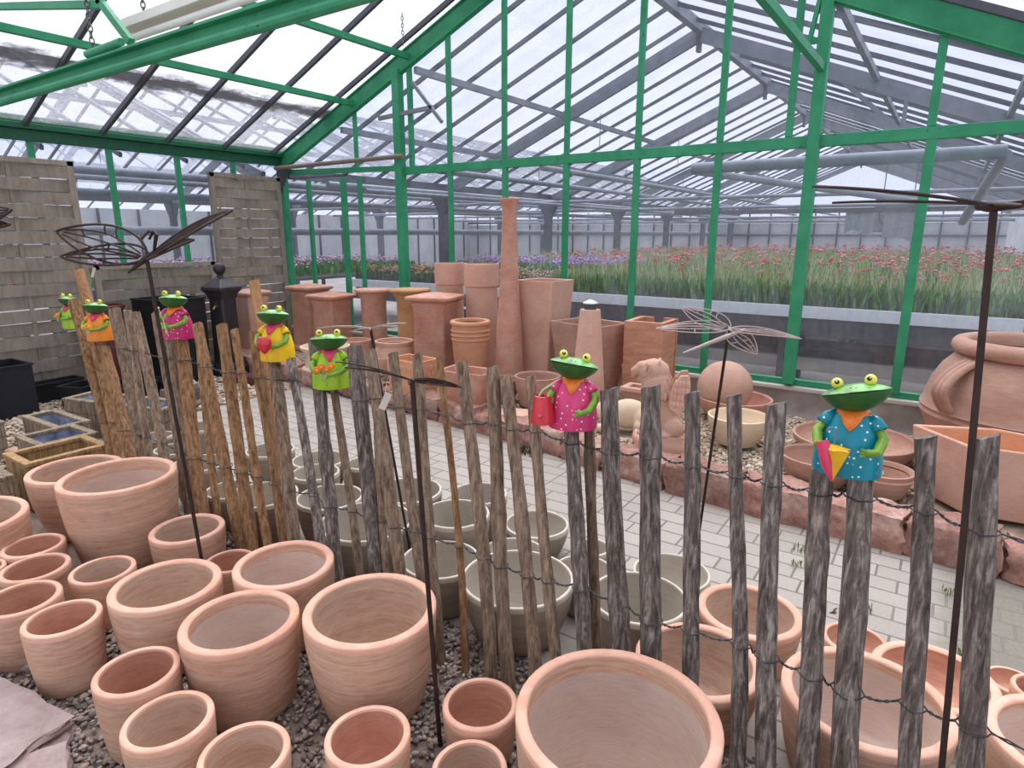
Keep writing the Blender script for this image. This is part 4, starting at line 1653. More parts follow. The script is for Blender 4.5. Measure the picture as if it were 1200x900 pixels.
def lathe_pot(name, key, prof, mats, label, cat, group=None, n=48, loc=None, slots=None, wob=.005):
    x, y = loc or BEDD[key][:2]
    m = MB().lathe(prof, n, mats=slots, wob=wob, seed=len(EXC))
    o = m.build(name, mats, None, True, autos=50)
    o.location = (x, y, BZ)
    ground(x, y, max(p[0] for p in prof) * .92)
    return tag(o, label, cat, group)


def open_prof(out, wall, floor=.03):
    """outer profile upward, then back down the inside"""
    pr = [(0, 0)] + list(out)
    r, z = out[-1]
    pr += [(r - wall * .5, z + .004), (r - wall, z - .004)]
    for (r_, z_) in reversed(out[:-1]):
        if z_ > floor + .02:
            pr.append((max(.01, r_ - wall), z_))
    pr += [(max(.01, out[0][0] - wall), floor), (0, floor)]
    return pr


for key, mat, lab in (('T7', 'clay_pink', 'tall collared clay pot on the left of the pair behind the big square pedestal'), ('T8', 'clay_pink', 'tall collared clay pot on the right of the pair, next to the tall chimney')):
    x, y, zt, wc, wb = BEDD[key]
    y += .06
    h = zt - BZ
    rb, rc = wb / 2, wc / 2
    t = thing('tall_pot', lab, 'pot', (x, y, BZ), 0, 'tall collared pots')
    ground(x, y, rc)
    MB().lathe(open_prof([(rb * .92, 0), (rb * .96, .02), (rb, h * .4), (rb, h - .24), (rb, h - .01)], .02), 44, wob=.004, seed=7).build('body', M[mat], t)
    MB().lathe([(rb - .005, h - .235), (rc * .99, h - .225), (rc * .985, h - .05), (rc, h - .02), (rc * .985, h), (rb - .01, h)], 44, wob=.003, seed=8).build('collar', M[mat], t)

x, y, zt, w1, w2, w3 = BEDD['T9']
h = zt - BZ
t = thing('ringed_pot', 'orange clay pot with rolled rim and rings, in front of the tall collared pots', 'pot', (x, y, BZ))
ground(x, y, .17)
R = w1 / 2
MB().lathe(open_prof([(.135, 0), (.14, .015), (.158, h * .3), (.172, h * .55), (.177, h * .70), (.190, h * .72), (.177, h * .745), (.177, h * .765), (.191, h * .785), (.177, h * .81), (.177, h * .83), (.192, h * .85), (.178, h * .875), (.178, h * .95)], .02), 48, wob=.003, seed=2).build('body', M['clay_orange'], t)
m = MB()
pr = []
for k in range(11):
    a = -pi / 2 + pi * k / 10
    pr.append((R - .018 + .018 * cos(a), h - .022 + .022 * sin(a)))
m.lathe([(R - .045, h - .044)] + pr + [(R - .05, h - .004), (R - .055, h - .03)], 48)
m.build('rim', M['clay_orange'], t)

x, y, zt, w1, w2, w3 = BEDD['T10']
h = zt - BZ
lathe_pot('clay_chimney', 'T10', open_prof([(.136, 0), (.138, .12), (.132, .32), (.122, .52), (.106, .75), (.094, .95), (.083, 1.15), (.074, 1.35), (.068, 1.55), (.067, h - .09), (.074, h - .05), (.090, h - .025), (.092, h)], .018, .05), [M['clay_red']], 'very tall slender clay chimney with a flared top', 'chimney', wob=.008)


def square_planter(key, wt, dt, wb, db, h, wall, mat, label, loc, rz, name='square_planter', z0=BZ, rim=0, ch=.012, inner=None, group=None):
    t = MB()
    rings = [sq_ring(wb, db, 0, ch), sq_ring(wb + (wt - wb) * .5, db + (dt - db) * .5, h * .5, ch), sq_ring(wt, dt, h, ch),
             sq_ring(wt - 2 * wall, dt - 2 * wall, h - .002, ch * .6), sq_ring(wb + (wt - wb) * .3 - 2 * wall, db + (dt - db) * .3 - 2 * wall, h * .3, ch * .6)]
    t.frustum(rings, mats=[0, 0, 0, 1], closed=(True, True))
    o = t.build(name, [M[mat], M[inner or mat]], None, True, .006, autos=35)
    o.location = (loc[0], loc[1], z0)
    o.rotation_euler = (0, 0, rz)
    ground(loc[0], loc[1], max(wb, db) * .6)
    return tag(o, label, 'planter', group)


square_planter('T11', .42, .40, .28, .28, BEDD['T11'][2] - BZ, .022, 'clay_pink', 'tall tapered square pink clay planter right of the tall chimney', (BEDD['T11'][0] - .035, 5.17), radians(-3), 'tall_planter')
square_planter('T12', .58, .44, .42, .32, .83 - BZ, .024, 'clay_brown', 'wide tapered square clay planter behind the obelisk with the metal cap', (-2.60, 5.05), radians(-14), 'wide_planter')

# octagonal obelisk with a metal cap
x, y, zt = BEDD['T13'][:3]
h = zt - BZ - .07
t = thing('garden_obelisk', 'slim octagonal clay obelisk with a small metal cap, behind the pink frog', 'obelisk', (x, y, BZ), radians(8))
ground(x, y, .16)
def octo(r, z):
    return [(r * cos(pi / 8 + k * pi / 4), r * sin(pi / 8 + k * pi / 4), z) for k in range(8)]
MB().frustum([octo(.150, 0), octo(.148, .03), octo(.128, h * .35), octo(.104, h * .7), octo(.082, h)]).build('body', M['clay_pink'], t, True, .004, autos=20)
MB().lathe([(.05, h), (.05, h + .045)], 20).build('lamp_glass', M['galv_dark'], t)
MB().lathe([(.06, h + .043), (.062, h + .052), (.03, h + .068), (.012, h + .075), (0, h + .078)], 20).build('metal_cap', M['cap_metal'], t)

# striped square chimney with notches
x, y, zt = BEDD['T14'][:3]
h = zt - BZ
m = MB()
w, d = .345, .40
for (cx_, cy_, sx_, sy_) in ((0, -d / 2 + .0225, w, .045), (-w / 2 + .0225, 0, .045, d - .09), (w / 2 - .0225, 0, .045, d - .09)):
    m.box((cx_, cy_, h / 2), (sx_, sy_, h))
m.box((0, d / 2 - .0225, h / 2 - .03), (w, .045, h - .06))
for sx_ in (-1, 1):
    m.box((sx_ * w * .32, d / 2 - .0225, h - .03), (w * .36, .045, .06))
m.box((0, 0, .03), (w - .09, d - .09, .06))
o = m.build('square_chimney', M['clay_stripe'], None, False, .004)
o.location = (-2.07, 5.19, BZ); o.rotation_euler = (0, 0, radians(2))
ground(-2.07, 5.19, .26)
tag(o, 'square clay chimney with horizontal stripes and a notched rim', 'chimney')

t = thing('clay_stand', 'small clay stand with a square hollow top beside the griffin', 'stand', (BEDD['T15'][0], 4.55, BZ), 0)
ground(BEDD['T15'][0], 4.55, .1)
m = MB()
for (cx_, cy_, sx_, sy_) in ((0, -.075, .20, .05), (0, .075, .20, .05), (-.075, 0, .05, .10), (.075, 0, .05, .10)):
    m.box((cx_, cy_, .265), (sx_, sy_, .03))
m.build('top', M['clay_pink'], t, False, .003)
MB().frustum([sq_ring(.17, .17, 0), sq_ring(.15, .15, .02), sq_ring(.13, .13, .12), sq_ring(.16, .16, .25)]).build('foot', M['clay_brown'], t, False, .004)


def bowl(key, name, r, h, rb, wall, mat, label, loc=None, rings=0, cat='bowl', group=None, inner=None, rim=.0, tilt=None):
    out = [(rb, 0), (rb + .004, .012)]
    for q in (.25, .5, .75, .92):
        out.append((rb + (r - rb) * sin(q * pi / 2) ** .9, .012 + (h - .012) * q))
    if rings:
        out.insert(-1, (out[-1][0] + .006, h * .78)); out.insert(-1, (out[-1][0] - .006, h * .84))
    out.append((r, h))
    pr = open_prof(out, wall, .022)
    x, y = loc or BEDD[key][:2]
    o = MB().lathe(pr, 56, wob=.005, seed=int(r * 999)).build(name, M[mat], None, True, autos=55)
    o.location = (x, y, BZ)
    if tilt:
        o.rotation_euler = (tilt[0], tilt[1], 0)
    ground(x, y, max(rb, r * .8))
    return tag(o, label, cat, group)


x30, y30, z30, w30 = BEDD['T30']
bowl('T30', 'clay_bowl', w30 / 2, z30 - BZ, w30 * .36, .022, 'clay_brown', 'round brown clay bowl left of the pink frog, at the foot of the tall planter')
bowl('T30b', 'clay_bowl', .145, .2, .09, .018, 'clay_brown', 'smaller brown clay bowl beside the tall planter, left of the round brown bowl', (-3.13, 4.46))
x, y, zt, w = BEDD['T18']
zb = BZ
t = bowl('T18b', 'clay_saucer', .29, .17, .20, .022, 'clay_red', 'red clay saucer under the clay ball by the glass wall', (BEDD['T18b'][0], 5.08), cat='saucer')
m = MB().ball((0, 0, 0), .215, 40, 24)
o = m.build('clay_ball', M['clay_pink'], None, True)
o.location = (-1.365, 5.05, BZ + .245)
tag(o, 'big rough pink clay ball lying in the red saucer behind the griffin\'s wing', 'ball')
bowl('T19', 'clay_bowl', .212, .20, .13, .018, 'clay_buff', 'pale round clay bowl in front of the saucer with the ball')
bowl('T20', 'clay_saucer', .375, .125, .31, .02, 'clay_brown', 'widest shallow clay saucer behind the blue frog', (-.375, 4.63), cat='saucer')
bowl('T21', 'clay_saucer', .215, .155, .16, .018, 'clay_brown', 'deep clay saucer left of the blue frog, in front of the widest one', (BEDD['T21'][0] + .02, 4.01), cat='saucer')
bowl('T22', 'clay_saucer', .165, .145, .12, .018, 'clay_brown', 'small ringed clay bowl right of the blue frog at the kerb', (-.162, 4.0), 1, cat='bowl')

# pots at the left of the bed
x, y, zt, w = BEDD['T25']
h = zt - BZ
t = thing('strawberry_pot', 'bulging clay strawberry pot with side pockets, left of the big square pedestal', 'pot', (x, y, BZ))
ground(x, y, w / 2)
R = w / 2
MB().lathe(open_prof([(R * .6, 0), (R * .7, .02), (R * .97, h * .3), (R * 1.05, h * .55), (R * .98, h * .8), (R * .92, h * .88), (R, h - .02), (R, h)], .022), 48, wob=.004, seed=5).build('body', M['clay_pink'], t)
for k in range(5):
    a = -2.5 + k * 1.1
    c = (R * .96 * cos(a), R * .96 * sin(a))
    MB().lathe([(.02, 0), (.05, .045), (.058, .085), (.048, .085), (.03, .05), (0, .04)], 18, (c[0], c[1], h * .38)).build('pocket', M['clay_pink'], t)
x, y, zt, w = BEDD['T26']
h = zt - BZ
lathe_pot('bulb_pot', 'T26', open_prof([(.10, 0), (.13, .03), (.165, h * .45), (.155, h * .8), (.172, h - .02), (.172, h)], .02), [M['clay_pink']], 'rounded pink clay pot between the strawberry pot and the buff pot', 'pot')
x, y, zt, w = BEDD['T27']
h = zt - BZ
R = w / 2 * .92
lathe_pot('buff_pot', 'T27', open_prof([(R * .95, 0), (R * .98, .03), (R * .84, .05), (R * .80, h * .5), (R * .86, h * .78), (R * .98, h * .88), (R, h)], .025), [M['clay_buff']], 'buff cream clay pot with a moulded rim, behind the lime frog at the kerb', 'pot')

# rectangular planter with raised bricks
t = thing('brick_relief_planter', 'rectangular orange clay planter with raised brick relief', 'planter', (-4.01, 4.235, BZ), radians(-3))
ground(-4.01, 4.235, .24)
w, d, h = .40, .29, .32
m = MB().frustum([sq_ring(w * .9, d * .9, 0), sq_ring(w, d, h), sq_ring(w - .04, d - .04, h - .002), sq_ring(w * .85 - .04, d * .85 - .04, .06)])
m.build('body', M['clay_orange'], t, False, .004)
m = MB()
r_ = random.Random(4)
for row in range(3):
    zc = h * (.45 + row * .16)
    for k in range(6):
        xx = -w / 2 + .05 + k * .062 + (.03 if row % 2 else 0)
        if xx < w / 2 - .03 and r_.random() > .25:
            m.box((xx, -d / 2 * (.905 + .1 * zc / h) , zc), (.05, .012, .04))
    for k in range(4):
        yy = -d / 2 + .06 + k * .062 + (.03 if row % 2 else 0)
        if yy < d / 2 - .03 and r_.random() > .25:
            m.box((w / 2 * (.905 + .1 * zc / h), yy, zc), (.012, .05, .04))
m.build('brick_relief', M['clay_orange'], t, False, .003)
square_planter('T29', .46, .30, .32, .22, .31, .022, 'clay_red', 'square red-brown clay planter with rounded foot beside the kerb, left of the middle', (-3.30, 4.165), radians(6), 'rounded_planter', ch=.03)
o = MB().box((0, 0, .0), (.34, .20, .025)).build('clay_tile', M['clay_pink'], None, False, .006)
o.location = (-2.74, 4.12, BZ + .02); o.rotation_euler = (.03, 0, .3)
tag(o, 'flat pink clay tile lying on the gravel left of the pink frog', 'tile')

# big many-sided planter at the right
L_, F_, R_, B2_, B_ = (-.055, 4.17), (.206, 3.875), (.74, 3.93), (.76, 4.24), (.33, 4.335)
ctr = Vector((sum(p[0] for p in (L_, F_, R_, B2_, B_)) / 5, sum(p[1] for p in (L_, F_, R_, B2_, B_)) / 5))
poly = [Vector(p) - ctr for p in (L_, F_, R_, B2_, B_)]
h = .39
def pr_(k, z):
    return [(p.x * k, p.y * k, z) for p in poly]
m = MB().frustum([pr_(.80, 0), pr_(.84, .04), pr_(.93, h * .55), pr_(1.0, h), pr_(.91, h - .001), pr_(.82, .12)], mats=[0, 0, 0, 0, 1])
o = m.build('angular_planter', [M['clay_pink'], M['clay_orange']], None, True, .012, autos=30)
o.location = (ctr.x, ctr.y, BZ)
ground(ctr.x, ctr.y, .42)
tag(o, 'big angular terracotta planter with an orange inside, at the right by the kerb', 'planter')

# huge jar with strap handles
t = thing('clay_jar', 'huge round terracotta jar with a thick rim and strap handle at the right edge', 'jar', (.50, 4.90, BZ))
ground(.50, 4.90, .45)
J = [(.30, 0), (.36, .04), (.46, .17), (.525, .30), (.545, .345), (.535, .365), (.548, .385), (.535, .40), (.525, .46), (.50, .55), (.455, .64), (.395, .71), (.35, .735)]
MB().lathe(open_prof(J, .03, .05), 72, wob=.003, seed=9).build('body', M['clay_brown'], t)
pr = []
for k in range(13):
    a = -pi * .6 + pi * 1.25 * k / 12
    pr.append((.372 + .052 * cos(a), .775 + .05 * sin(a)))
MB().lathe([(.33, .73)] + pr + [(.33, .80), (.325, .74)], 72).build('rim', M['clay_brown'], t)
for az in (radians(222), radians(42)):
    for off in (-.034, 0, .034):
        ring = []
        for k in range(15):
            q = k / 14
            zz = .70 - .30 * q
            base = .42 + .105 * min(1, q * 1.6)
            out_ = base + .085 * sin(pi * q) ** .8
            ring.append((out_ * cos(az) - off * sin(az), out_ * sin(az) + off * cos(az), zz + .02 * sin(pi * q)))
        MB().tube(ring, [.02 + .004 * abs(sin(pi * k / 14)) for k in range(15)], 10).build('handle', M['clay_brown'], t)

# ---------------------------------------------------------------- clay animals
def blend(m, name, mat, parent, vox=.012, it=4):
    o = m.build(name, mat, parent, True)
    r = o.modifiers.new('remesh', 'REMESH')
    r.mode = 'VOXEL'
    r.voxel_size = vox
    r.use_smooth_shade = True
    s = o.modifiers.new('smooth', 'SMOOTH')
    s.iterations = it
    s.factor = .5
    return o


GXX, GYY = BEDD['T16'][:2]
t = thing('griffin_statue', 'pink clay griffin statue sitting on a rock, beaked head facing left, wing raised', 'statue', (GXX, GYY, BZ), radians(20))
ground(GXX, GYY, .2)
rock(MB(), (0, 0, .035), (.34, .24, .13), .2, 5, .12, 6).build('rock_base', M['clay_pink'], t, autos=50)
m = MB()
m.ball((.03, 0, .24), .095, 18, 12, (1.0, .85, 1.35), Matrix.Rotation(radians(-18), 3, 'Y'))
m.ball((-.02, 0, .33), .085, 18, 12, (.95, .9, 1.1))
m.ball((.085, .05, .155), .065, 14, 10, (1.2, .8, 1.1))
m.ball((.085, -.05, .155), .065, 14, 10, (1.2, .8, 1.1))
m.tube([(-.02, 0, .35), (-.035, 0, .43), (-.05, 0, .50)], [.10, .108, .095], 14)
m.ball((-.06, 0, .535), .092, 18, 12, (1.15, .95, .95))
m.ball((-.125, 0, .575), .042, 14, 10, (1.3, 1.2, .7))
m.tube([(-.09, 0, .545), (-.155, 0, .55), (-.195, 0, .525), (-.203, 0, .48)], [.055, .044, .03, .008], 10)
m.tube([(-.09, 0, .495), (-.14, 0, .478), (-.175, 0, .468)], [.035, .026, .010], 10)
for s in (-1, 1):
    m.tube([(-.045, s * .05, .30), (-.075, s * .055, .20), (-.085, s * .055, .12)], [.042, .033, .028], 10)
    m.ball((-.105, s * .055, .108), .036, 12, 8, (1.5, .9, .7))
    m.ball((.02, s * .085, .105), .038, 12, 8, (1.6, .8, .7))
    m.tube([(-.03, s * .045, .585), (-.02, s * .055, .625)], [.025, .006], 8)
m.tube([(.15, 0, .12), (.20, .03, .14), (.21, .04, .2)], [.022, .02, .026], 8)
blend(m, 'body', M['clay_pink'], t, .009, 3)
m = MB()
r_ = random.Random(8)
for k in range(64):
    a = r_.uniform(0, 2 * pi)
    z = r_.uniform(.33, .59)
    rr = .105 if z < .5 else .092
    c = Vector((-.03 - (z - .36) * .15 + rr * cos(a), rr * sin(a) * .95, z))
    if cos(a) > -.75:
        m.tube([c + Vector((.0, 0, .02)), c + Vector((.006, 0, -.005)), c + Vector((.012 * cos(a), .012 * sin(a), -.03))], [.007, .012, .003], 6)
m.build('mane', M['clay_pink'], t)
for s in (-1, 1):
    w_ = MB()
    outl = [(.06, .30), (.05, .38), (.075, .47), (.12, .53), (.165, .535), (.185, .48), (.185, .40), (.165, .31), (.12, .26)]
    w_.frustum([[(a, s * .085 - .012, b) for a, b in outl], [(a, s * .085 + .012, b) for a, b in outl]])
    for rr in range(4):
        for q in range(4):
            xx = .085 + q * .026 + rr * .002
            zz = .33 + rr * .048
            w_.ball((xx, s * .085 - s * -.012, zz), .016, 8, 6, (.9, .45, 1.6))
            w_.ball((xx, s * .085 + s * -.012, zz), .016, 8, 6, (.9, .45, 1.6))
    w_.build('wing', M['clay_pink'], t, True, .004)
for s in (-1, 1):
    MB().ball((-.105, s * .055, .56), .009, 10, 8).build('eye', M['clay_red'], t)

x, y = BEDD['T17'][:2]
t = blend(MB().ball((0, 0, .12), .115, 18, 12, (1.35, .85, 1.0)).ball((.10, -.05, .09), .085, 16, 10, (1.0, .8, 1.05)).ball((-.16, 0, .13), .09, 16, 10, (1.1, .9, 1.0))
          .tube([(.06, -.09, .06), (.14, -.12, .035), (.19, -.12, .03)], [.05, .036, .03], 10).tube([(.15, .02, .06), (.21, .0, .07), (.235, -.03, .10)], [.022, .02, .03], 8)
          .tube([(-.12, -.08, .06), (-.18, -.12, .03), (-.24, -.12, .03)], [.045, .034, .03], 10).ball((-.25, 0, .12), .05, 12, 8, (1.1, .8, .8))
          .tube([(-.15, .05, .2), (-.14, .08, .24)], [.025, .008], 8).tube([(-.15, -.05, .2), (-.14, -.08, .24)], [.025, .008], 8), 'lion_statue', M['clay_buff'], None, .010, 4)
t.location = (x, y, BZ); t.rotation_euler = (0, 0, radians(20))
ground(x, y, .2)
tag(t, 'pale clay lying animal statue behind the stake right of the pink frog', 'statue')

# ================================================================ frogs
def frog(key, dress, collar, label, turn, held, tilt=0.0):
    x, y, z = FROGD[key]
    face = atan2(-x, y) + turn      # local -Y looks at the camera when turn is zero
    t = thing('frog_ornament', label, 'frog ornament', (x, y, z), face, 'painted metal frogs on the fence')
    # bell-shaped dress, hollow
    pr = [(.0775, 0), (.078, .012), (.077, .045), (.073, .08), (.064, .112), (.050, .138), (.034, .156), (.024, .165)]
    inner = [(r - .0022, z_) for r, z_ in reversed(pr)]
    MB().lathe(pr + inner + [pr[0]], 40, sx=1, sy=.84).build('dress', M[dress], t)
    # neck
    MB().lathe([(.021, .155), (.020, .185)], 20).build('neck', M['frog_jaw'], t)
    # collar with pointed ends
    m = MB()
    nn = 28
    top, low = [], []
    for k in range(nn + 1):
        a = -pi * 1.5 + 2 * pi * k / nn      # starts at the back
        fr = max(0, -sin(a))                 # front weight
        saw = abs(((k * 4 / nn) % 1) - .5) * 2
        drop = .012 + .034 * fr ** 2 * (saw if fr > .3 else .3) 
        z0 = .166
        rr = .0265 + .75 * drop
        top.append((.0255 * cos(a), .0235 * sin(a), z0))
        low.append((rr * cos(a) * 1.05, rr * sin(a) * .98 - .004 * fr, z0 - drop * 1.05))
    vs = top + low
    m.add(vs, [(k, k + 1, nn + 2 + k, nn + 1 + k) for k in range(nn)])
    o = m.build('collar', M[collar], t, True)
    s = o.modifiers.new('solid', 'SOLIDIFY'); s.thickness = .0018; s.offset = 1
    # head: two pressed shells with pointed corners
    hd = thing_part('head', t, (0, -.012, .205), (radians(-10), radians(tilt), 0))
    def shell(hz, ex, a_=.078, b_=.052):
        V, Fc = [(0, 0, hz)], []
        nr, na = 7, 40
        for i in range(1, nr + 1):
            rho = i / nr
            for k in range(na):
                an = 2 * pi * k / na
                c, s_ = cos(an), sin(an)
                px = a_ * math.copysign(abs(c) ** .95, c)
                py = b_ * math.copysign(abs(s_) ** 1.35, s_)
                V.append((px * rho, py * rho, hz * (1 - rho ** 2) ** ex))
        for k in range(na):
            Fc.append((0, 1 + k, 1 + (k + 1) % na))
        for i in range(nr - 1):
            for k in range(na):
                k2 = (k + 1) % na
                Fc.append((1 + i * na + k, 1 + (i + 1) * na + k, 1 + (i + 1) * na + k2, 1 + i * na + k2))
        return MB().add(V, Fc)
    o = shell(.020, .9).build('upper_jaw', M['frog_lid'], hd); o.location = (0, 0, .001)
    o = shell(-.046, .75).build('lower_jaw', M['frog_jaw'], hd); o.location = (0, 0, -.002)
    for s in (-1, 1):
        e = MB().ball((0, 0, 0), .0135, 18, 12).build('eye', M['eye_y'], hd)
        e.location = (s * .036, -.012, .026)
        MB().ball((s * -.001, -.0095, .002), .0066, 14, 8, (1, .75, 1)).build('pupil', M['eye_b'], hd).location = (s * .036, -.012, .026)
        MB().ball((.001, -.0142, .0045), .0018, 8, 6).build('eye_highlight', M['eye_w'], hd).location = (s * .036, -.012, .026)
    # nostrils
    m = MB()
    for s in (-1, 1):
        m.tube([(s * .004, -.040, .0095), (s * .008, -.036, .0115)], .0011, 6)
    m.build('nostrils', M['eye_b'], hd)
    # sleeves and arms
    for s in (-1, 1):
        m = MB().tube([(s * .034, -.004, .150), (s * .050, -.012, .137), (s * .062, -.020, .120)], [.010, .016, .019], 16, False)
        o = m.build('sleeve', M[dress], t)
        sd = o.modifiers.new('solid', 'SOLIDIFY'); sd.thickness = .0015
        hand = held[s]
        sh = Vector((s * .058, -.018, .124))
        mid = Vector((s * .068, -.046, .090))
        path = [sh, sh.lerp(mid, .55) + Vector((s * .008, .0, 0)), mid, mid.lerp(Vector(hand), .5) + Vector((s * .006, -.012, -.004)), Vector(hand)]
        m = MB().tube(path, [.0095, .0115, .0125, .011, .008], 14)
        m.ball(hand, .0105, 12, 8, (1, .8, 1))
        for q in (-1, 0, 1):        # three short toes on the hand
            m.tube([Vector(hand), Vector(hand) + Vector((-s * .010, -.006, .006 * q)), Vector(hand) + Vector((-s * .016, -.006, .009 * q))], [.0055, .0045, .003], 8)
        m.build('arm', M['frog_arm'], t)
    return t, hd


def thing_part(name, parent, loc, rot=(0, 0, 0)):
    """a small joint mesh that carries finer pieces"""
    m = MB().ball((0, 0, -.012), .018, 14, 8)
    o = m.build(name, M['frog_jaw'], parent)
    o.location = loc
    o.rotation_euler = rot
    return o


def flower_bunch(t, c, mat='p_orange', nfl=3):
    c = Vector(c)
    r = random.Random(5)
    for k in range(nfl):
        p = c + Vector(((k - (nfl - 1) / 2) * .019, r.uniform(-.004, .004), .010 + .012 * (k % 2)))
        m = MB()
        for q in range(8):
            a = q * pi / 4
            m.ball(p + Vector((cos(a) * .009, -.004, sin(a) * .009)), .006, 8, 6, (1, .5, 1))
        f = m.build('flower', M[mat], t)
        MB().ball(p + Vector((0, -.008, 0)), .0055, 10, 8, (1, .6, 1)).build('flower_centre', M['p_yellow' if mat == 'p_orange' else 'p_orange'], t)
        MB().tube([p, c + Vector((0, 0, -.03))], .002, 6).build('stem', M['p_stem'], t)


# blue frog with an umbrella
t, hd = frog('blue', 'd_blue', 'p_orange', 'metal frog in a turquoise dotted dress holding a closed pink and yellow umbrella', -.05, {-1: (-.046, -.072, .075), 1: (.046, -.072, .075)}, -14)
m = MB()
c0 = Vector((-.026, -.088, .088)); c1 = Vector((-.022, -.092, -.002))
fr = []
for i, (q, r_) in enumerate(((0, .005), (.1, .038), (.5, .022), (1, .002))):
    c = c0.lerp(c1, q)
    fr.append([(c.x + r_ * cos(a) * (1.05 if k % 2 else .7), c.y + r_ * sin(a) * .6 * (1.05 if k % 2 else .7), c.z) for k, a in enumerate([2 * pi * j / 12 for j in range(12)])])
MB().frustum(fr).build('umbrella', M['p_yellow'], t)
MB().tube([c0 + Vector((-.026, -.004, .006)), c0.lerp(c1, .55) + Vector((-.012, -.014, 0)), c1], [.015, .012, .003], 8).build('umbrella_fold', M['p_pink'], t)
MB().tube([c0, c0 + Vector((0, 0, .03)), c0 + Vector((-.004, 0, .042)), c0 + Vector((-.016, 0, .040)), c0 + Vector((-.019, 0, .03))], .0022, 8).build('umbrella_handle', M['galv'], t)
MB().box((.074, .012, .006), (.016, .001, .010)).build('paper_tag', M['eye_w'], t, False)

# pink frog with a watering can
t, hd = frog('pink', 'd_pink', 'p_orange', 'metal frog in a pink dotted dress holding a red watering can', -.10, {-1: (-.078, -.050, .080), 1: (.030, -.076, .064)}, 8)
can = Vector((-.090, -.052, .022))
MB().lathe([(0, 0), (.038, 0), (.036, .03), (.026, .086), (.023, .088), (.021, .08), (.030, .01), (0, .006)], 24, can).build('watering_can', M['p_red'], t)
MB().tube([can + Vector((-.002, -.035, .030)), can + Vector((-.002, -.047, .035))], [.008, .006], 10).build('can_rose', M['p_pink'], t)
MB().tube([can + Vector((-.018, 0, .074)), can + Vector((.0, 0, .105)), can + Vector((.035, .0, .13))], .0035, 8).build('can_handle', M['p_stem'], t)
MB().tube([can + Vector((-.016, 0, .076)), can + Vector((0, 0, .096)), can + Vector((.018, 0, .076))], .0028, 8).build('can_bow', M['p_pink'], t)

# lime frog with orange flowers
t, hd = frog('lime', 'd_lime', 'p_pink', 'metal frog in a lime green dress holding orange flowers, facing the camera', -.05, {-1: (-.030, -.075, .080), 1: (-.004, -.078, .066)}, 0)
flower_bunch(t, (-.022, -.088, .082), 'p_orange', 4)

# yellow frog with a heart
t, hd = frog('yellow', 'd_yellow', 'p_pink', 'metal frog in a yellow dress holding a red heart', -.55, {-1: (-.018, -.082, .075), 1: (.020, -.080, .070)}, 0)
m = MB()
for s in (-1, 1):
    m.ball((s * .014, -.100, .098), .021, 16, 10, (1, .8, 1.05))
    m.tube([(s * .016, -.100, .092), (s * .007, -.100, .062), (0, -.100, .042)], [.020, .014, .004], 12)
m.ball((0, -.100, .082), .019, 14, 10, (1, .85, 1.2))
o = blend(m, 'heart', M['p_red'], t, .004, 3)

# magenta frog with a twig
t, hd = frog('magenta', 'd_magenta', 'p_orange', 'metal frog in a magenta dotted dress holding a green twig', -.60, {-1: (-.012, -.084, .078), 1: (.012, -.082, .070)}, 0)
MB().tube([(.005, -.098, .035), (0, -.100, .08), (-.012, -.102, .13), (-.020, -.104, .165)], [.005, .0032, .0028, .002], 8).build('twig', M['p_stem'], t)
for (p, d) in (((-.004, -.101, .115), (.024, 0, .03)), ((-.001, -.1, .08), (-.022, 0, -.022)), ((-.010, -.102, .125), (-.020, 0, .016))):
    p, d = Vector(p), Vector(d)
    s_ = d.cross(Vector((0, 1, 0))).normalized() * .009
    MB().frustum([[p + Vector((0, y_, 0)), p + d * .45 + s_ + Vector((0, y_, 0)), p + d + Vector((0, y_, 0)), p + d * .45 - s_ + Vector((0, y_, 0))] for y_ in (-.0012, .0012)]).build('leaf', M['p_leaf'], t, False)
MB().ball((-.021, -.104, .168), .005, 10, 8).build('bud', M['eye_w'], t)

# orange frog with yellow flowers
t, hd = frog('orange', 'd_orange', 'p_pink', 'metal frog in an orange dress holding yellow flowers', -.60, {-1: (-.015, -.086, .078), 1: (.012, -.084, .070)}, 0)
flower_bunch(t, (-.004, -.104, .080), 'p_yellow', 3)

# far lime frog, half hidden
t, hd = frog('far', 'd_lime', 'p_pink', 'metal frog in a green dress at the far left, half hidden behind the first stake', -.95, {-1: (-.012, -.088, .080), 1: (.012, -.086, .072)}, 0)
flower_bunch(t, (0, -.108, .086), 'p_orange', 2)

# ================================================================ wire dragonflies and butterflies on rods
def leaf_wing(parent, c, tip, chord, rad, mat, veins=5, seed=0, belly=.55):
    """outline plus branching veins, in the plane of (tip - c) and chord"""
    c, tip, chord = Vector(c), Vector(tip), Vector(chord)
    T = tip - c
    r = random.Random(seed)
    m = MB()
    def P(s, q):
        w = sin(pi * min(1, max(0, s)) ** .75) ** .8 if 0 < s < 1 else 0
        bow = (1 - (2 * s - 1) ** 2) * (.015 if abs(chord.z) < .01 else .04)
        return c + T * s + chord * (q * w) + Vector((0, 0, bow * T.length))
    for sg in (-1, 1):
        m.tube([P(i / 16, sg * .5) for i in range(17)], rad, 6)
    for k in range(veins):
        q0 = -.5 + (k + 1) / (veins + 1)
        m.tube([P(s / 12, q0 * min(1, .3 + s / 9)) for s in range(1, 12)], rad * .8, 5)
    for k in range(veins):
        s = .35 + .5 * k / veins + r.uniform(-.03, .03)
        qa = r.choice([-.5, -.25, 0, .2])
        m.tube([P(s, qa), P(s + .05, qa + .14), P(s + .08, qa + .3)], rad * .7, 5)
    return m.build('wing', M[mat], parent)


